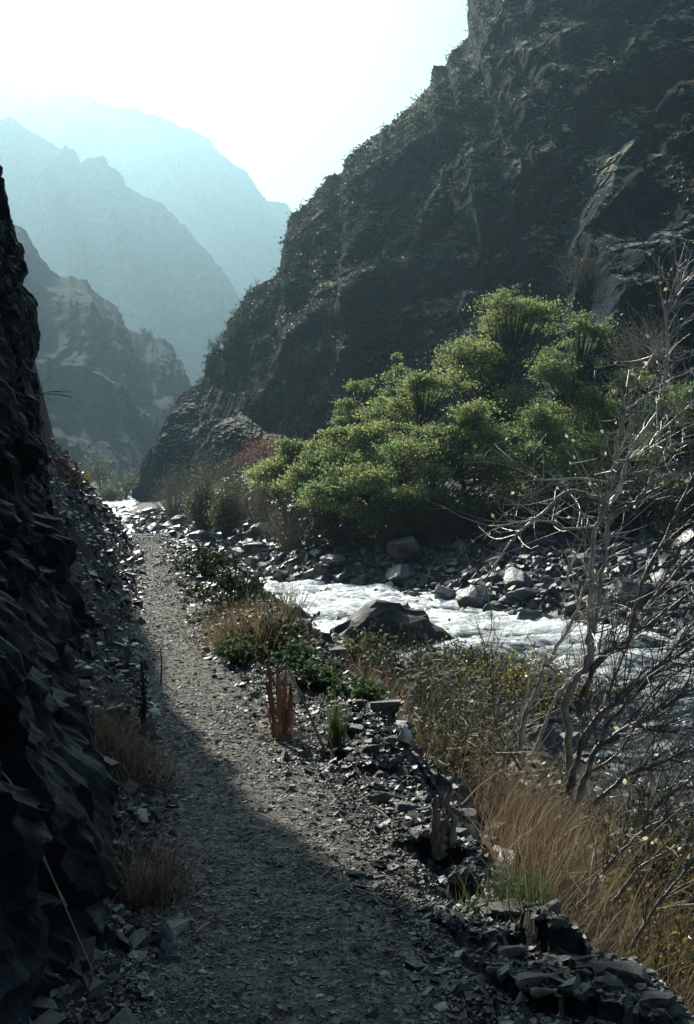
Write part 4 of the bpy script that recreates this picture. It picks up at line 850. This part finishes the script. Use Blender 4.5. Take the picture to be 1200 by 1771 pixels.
# ---------------------------------------------------------------- posts, stumps, sticks
def splinter(mb_, x, y, z0, h, w, d, seed, tilt=(0, 0), n=9):
    rg = np.random.default_rng(seed); zs = np.linspace(0, h, n); th = np.arange(6) * math.pi / 3 + rg.random()
    R = []
    for i, zz in enumerate(zs):
        k = (1 - .45 * (i / (n - 1)) ** 2) * rg.uniform(.7, 1.25) if i < n - 1 else .18; j = 1 + rg.uniform(-.4, .4, 6)
        R.append(np.stack([x + tilt[0] * zz + np.cos(th) * w * k * j + rg.normal() * w * .18, y + tilt[1] * zz + np.sin(th) * d * k * j, z0 + zz + (rg.uniform(-.6, .6, 6) * h / n if i == n - 1 else 0 * th)], 1))
    V = np.concatenate(R + [R[-1].mean(0)[None] + [[0, 0, h * .05]]]); fs = []
    for i in range(n - 1):
        for j in range(6): k = (j + 1) % 6; fs += [(i * 6 + j, i * 6 + k, (i + 1) * 6 + k), (i * 6 + j, (i + 1) * 6 + k, (i + 1) * 6 + j)]
    for j in range(6): fs.append(((n - 1) * 6 + j, (n - 1) * 6 + (j + 1) % 6, n * 6))
    mb_.add(V, fs)
b0 = ground_at(488, 1277); k = b0[1] / F
root = empty('broken_post', b0); tag(root, 'splintered rust-red remains of a post standing on the sunny verge', 'post')
for i, (dx, h, w, tl) in enumerate([(-13, 152, 4.3, (-.09, 0)), (-5, 132, 5.1, (-.03, .02)), (3, 112, 6.5, (.02, 0)), (-9, 98, 4.3, (-.17, -.05)), (9, 92, 5.1, (.07, .1)), (-1, 70, 7.2, (-.05, .05)), (13, 55, 3.6, (.18, -.05)), (-15, 60, 2.5, (-.22, .05)), (6, 40, 5, (.1, .12))]):
    mb = MB(); splinter(mb, dx * k * .8, (i % 3 - 1) * .02, -.03, h * k + .03, w * k, w * k * .6, 60 + i, tl, 14); mb.build('splinter', M['redwood'], root)
mb = MB(); a = np.array(P(495, 1150, b0[1] + .05)); c = ground_at(562, 1302); mb.tube(spline([a, (a + c) / 2 + [.005, 0, .006], c + [0, 0, .008]], 5), np.linspace(.007, .010, 11), 6)
tag(mb.build('leaning_stick', M['redwood']), 'reddish stick leaning down to the right against the splintered post', 'stick')
mb = MB(); rg = np.random.default_rng(5); q = np.stack([b0[0] + rg.normal(.03, .11, 90), b0[1] + rg.normal(0, .13, 90)], 1)
for p_ in q:
    z = float(HT(*p_)) + .012; a_ = rg.random() * 6.28; l = rg.uniform(.02, .09); v = np.array([math.cos(a_) * l, math.sin(a_) * l, rg.normal() * .012]); pp = np.array([p_[0], p_[1], z]); mb.tube([pp - v, pp, pp + v], [.002, .0045, .002], 4)
tag(mb.build('wood_litter', M['straw']), 'pale splinters and bark litter around the foot of the splintered post', kind='stuff')
b0 = ground_at(768, 1462); k = b0[1] / F
root = empty('tree_stump', b0); tag(root, 'rotten two-pronged wooden stump on the edge of the path', 'stump')
for i, (dx, dy, h, w) in enumerate([(-15, .0, 92, 9), (4, .02, 98, 9), (14, -.01, 60, 8), (-4, .01, 55, 11)]):
    mb = MB(); splinter(mb, dx * k, dy, -.06, h * k + .06, w * k, w * k, 80 + i, (.02 * i, 0), 12); mb.build('prong' if i < 2 else 'bark_slab', M['oldwood'], root)
def stick(label, pts, r, m, name='stick', cat='stick', group=None):
    mb = MB(); sp_ = spline(pts, 5); mb.tube(sp_, np.linspace(r, r * .6, len(sp_)), 6); return tag(mb.build(name, M[m]), label, cat, group)
def lay(px, py, dz=.012): p_ = ground_at(px, py); return p_ + [0, 0, dz]
p_ = ground_at(278, 1185); stick('thin dark upright twig at the left edge of the sunlit path', [p_, p_ + [.008, 0, .15], p_ + [0, 0, .27]], .007, 'darkbark')
p_ = ground_at(247, 1275); root = empty('dry_stalk', p_); tag(root, 'dark dead flower stalk standing in the shade left of the path', 'plant')
mb = MB(); mb.tube(spline([(0, 0, 0), (.01, 0, .2), (-.005, 0, .44)], 6), np.linspace(.016, .008, 13) * np.array([1.2, 1.5, 1.1, 1.4, 1, 1.2, 1, .9, 1, .8, .9, .8, .6]), 7); mb.build('stem', M['darkbark'], root)
mb = MB(); mb.add(*leaves(np.random.default_rng(4).normal(size=(160, 3)) * [.015, .015, .09] + [0, 0, .2], .03, rg, .2)); mb.build('seed_head', M['dleaf'], root)
p_ = ground_at(237, 1500); root = empty('dry_stalk', p_); tag(root, 'faint grey seed stalk among the brown grass by the cliff', 'plant')
mb = MB(); mb.tube(spline([(0, 0, 0), (.004, 0, .12), (.0, 0, .24)], 6), np.linspace(.004, .003, 13), 5); mb.build('stem', M['straw'], root)
mb = MB(); mb.add(*leaves(np.random.default_rng(4).normal(size=(90, 3)) * [.008, .008, .06] + [0, 0, .15], .014, rg, .2)); mb.build('seed_head', M['sage'], root)
for i, (lab, a, b) in enumerate([('pale straight stick on the shaded path, right of the lone slate', (565, 1548), (595, 1534)), ('bent pale stick lying near the right side of the path', (615, 1543), (668, 1568)), ('short stick beneath the sunlit border of the path', (640, 1400), (672, 1420)), ('little pale stick at the lower left of the path', (340, 1618), (362, 1602)), ('pale stick among the rubble at the bottom right', (846, 1716), (862, 1745)), ('pale twig lying at the shade border', (668, 1492), (716, 1515)), ('pale straw on the sunny verge', (470, 1295), (500, 1310))]):
    A1, B1 = lay(*a), lay(*b); stick(lab, [A1, (A1 + B1) / 2 + [.004, .004, .006], B1], .004, 'straw')
# twigs arching from the cliff in the lower left corner
tw = [((-1.12, 3.55, .62), (-.95, 3.5, .50), (-.82, 3.45, .30)), ((-1.15, 3.6, .70), (-1.0, 3.5, .66), (-.86, 3.45, .38), (-.74, 3.42, .12)), ((-1.1, 3.4, .5), (-1.0, 3.4, .46), (-.93, 3.4, .34))]
for i, (pts, lab) in enumerate(zip(tw, ['straight pale stem sticking out of the cliff at the lower left', 'long thin arching stem hanging from the cliff at the lower left', 'short pale stem below the straight one on the cliff'])): stick(lab, pts, .0035, 'straw', 'dry_reed', 'plant')
bush('orange-leaved shrub lit on the far shoulder of the cliff', *P(100, 838, 17.5), .3, .45, 'red', 801, n=220, ls=.06, nt=24, ttw=.005)
bush('yellow-tinged shrub at the foot of the orange one', *P(120, 850, 17.6), .35, .3, 'yleaf', 802, n=300, ls=.05, nt=24, ttw=.005)
def twigs_out(label, base, seed, n, L):
    rg = np.random.default_rng(seed); mb = MB(); root = empty('bare_twig', base); tag(root, label, 'plant')
    for i in range(n): v = np.array([1, 0, rg.normal() * .35]) + rg.normal(size=3) * .25; v /= np.linalg.norm(v); l = L * rg.uniform(.5, 1); mb.tube([(0, 0, 0), v * l * .5 + [0, 0, .02], v * l], [.004, .003, .0015], 4)
    mb.build('twigs', M['darkbark'], root)
twigs_out('bare twigs poking out of the cliff against the blue hillside', P(66, 682, 13.6), 3, 6, .45)
# ------------------------------------------------------------------ haze
def haze():
    lo = np.array([-1500, -60, -5.0]); hi = np.array([1500, 1850, 560.0])
    V = np.array([[x, y, z] for x in (lo[0], hi[0]) for y in (lo[1], hi[1]) for z in (lo[2], hi[2])])
    Fc = [(0, 1, 3, 2), (4, 6, 7, 5), (0, 4, 5, 1), (2, 3, 7, 6), (0, 2, 6, 4), (1, 5, 7, 3)]
    m = bpy.data.materials.new('haze_air'); m.use_nodes = True; t = m.node_tree; t.nodes.remove(t.nodes['Principled BSDF'])
    pv = t.nodes.new('ShaderNodeVolumePrincipled'); pv.inputs['Color'].default_value = (.48, .77, .93, 1); pv.inputs['Density'].default_value = HAZE; pv.inputs['Anisotropy'].default_value = .68
    t.links.new(pv.outputs[0], t.nodes['Material Output'].inputs['Volume'])
    tag(obj('haze', mesh_data('haze', V, Fc, m)), 'pale blue air haze thickening up the valley', kind='stuff')
haze()
# labels shared by look-alikes are told apart by their place from left to right
by = {}
for o in COL.objects:
    if o.get('label') and o.get('group'): by.setdefault(o['label'], []).append(o)
ORD = ['leftmost', 'second from left', 'third from left', 'fourth from left', 'fifth from left', 'sixth from left', 'seventh from left', 'eighth from left', 'ninth from left', 'tenth from left']
for lab, os_ in by.items():
    n = len(os_)
    if 2 <= n <= 12:
        os_.sort(key=lambda o: o.location.x / max(.1, o.location.y))
        for i, o in enumerate(os_):
            w_ = 'rightmost' if i == n - 1 else ('middle' if n == 3 and i == 1 else (ORD[i] if i < 10 else 'second from right'))
            t_ = w_ + ' ' + lab if ' ' not in w_ else lab + ', ' + w_
            if len(t_.split()) <= 16: o['label'] = t_
print('BUILD', round(time.time() - T0, 1), 's')
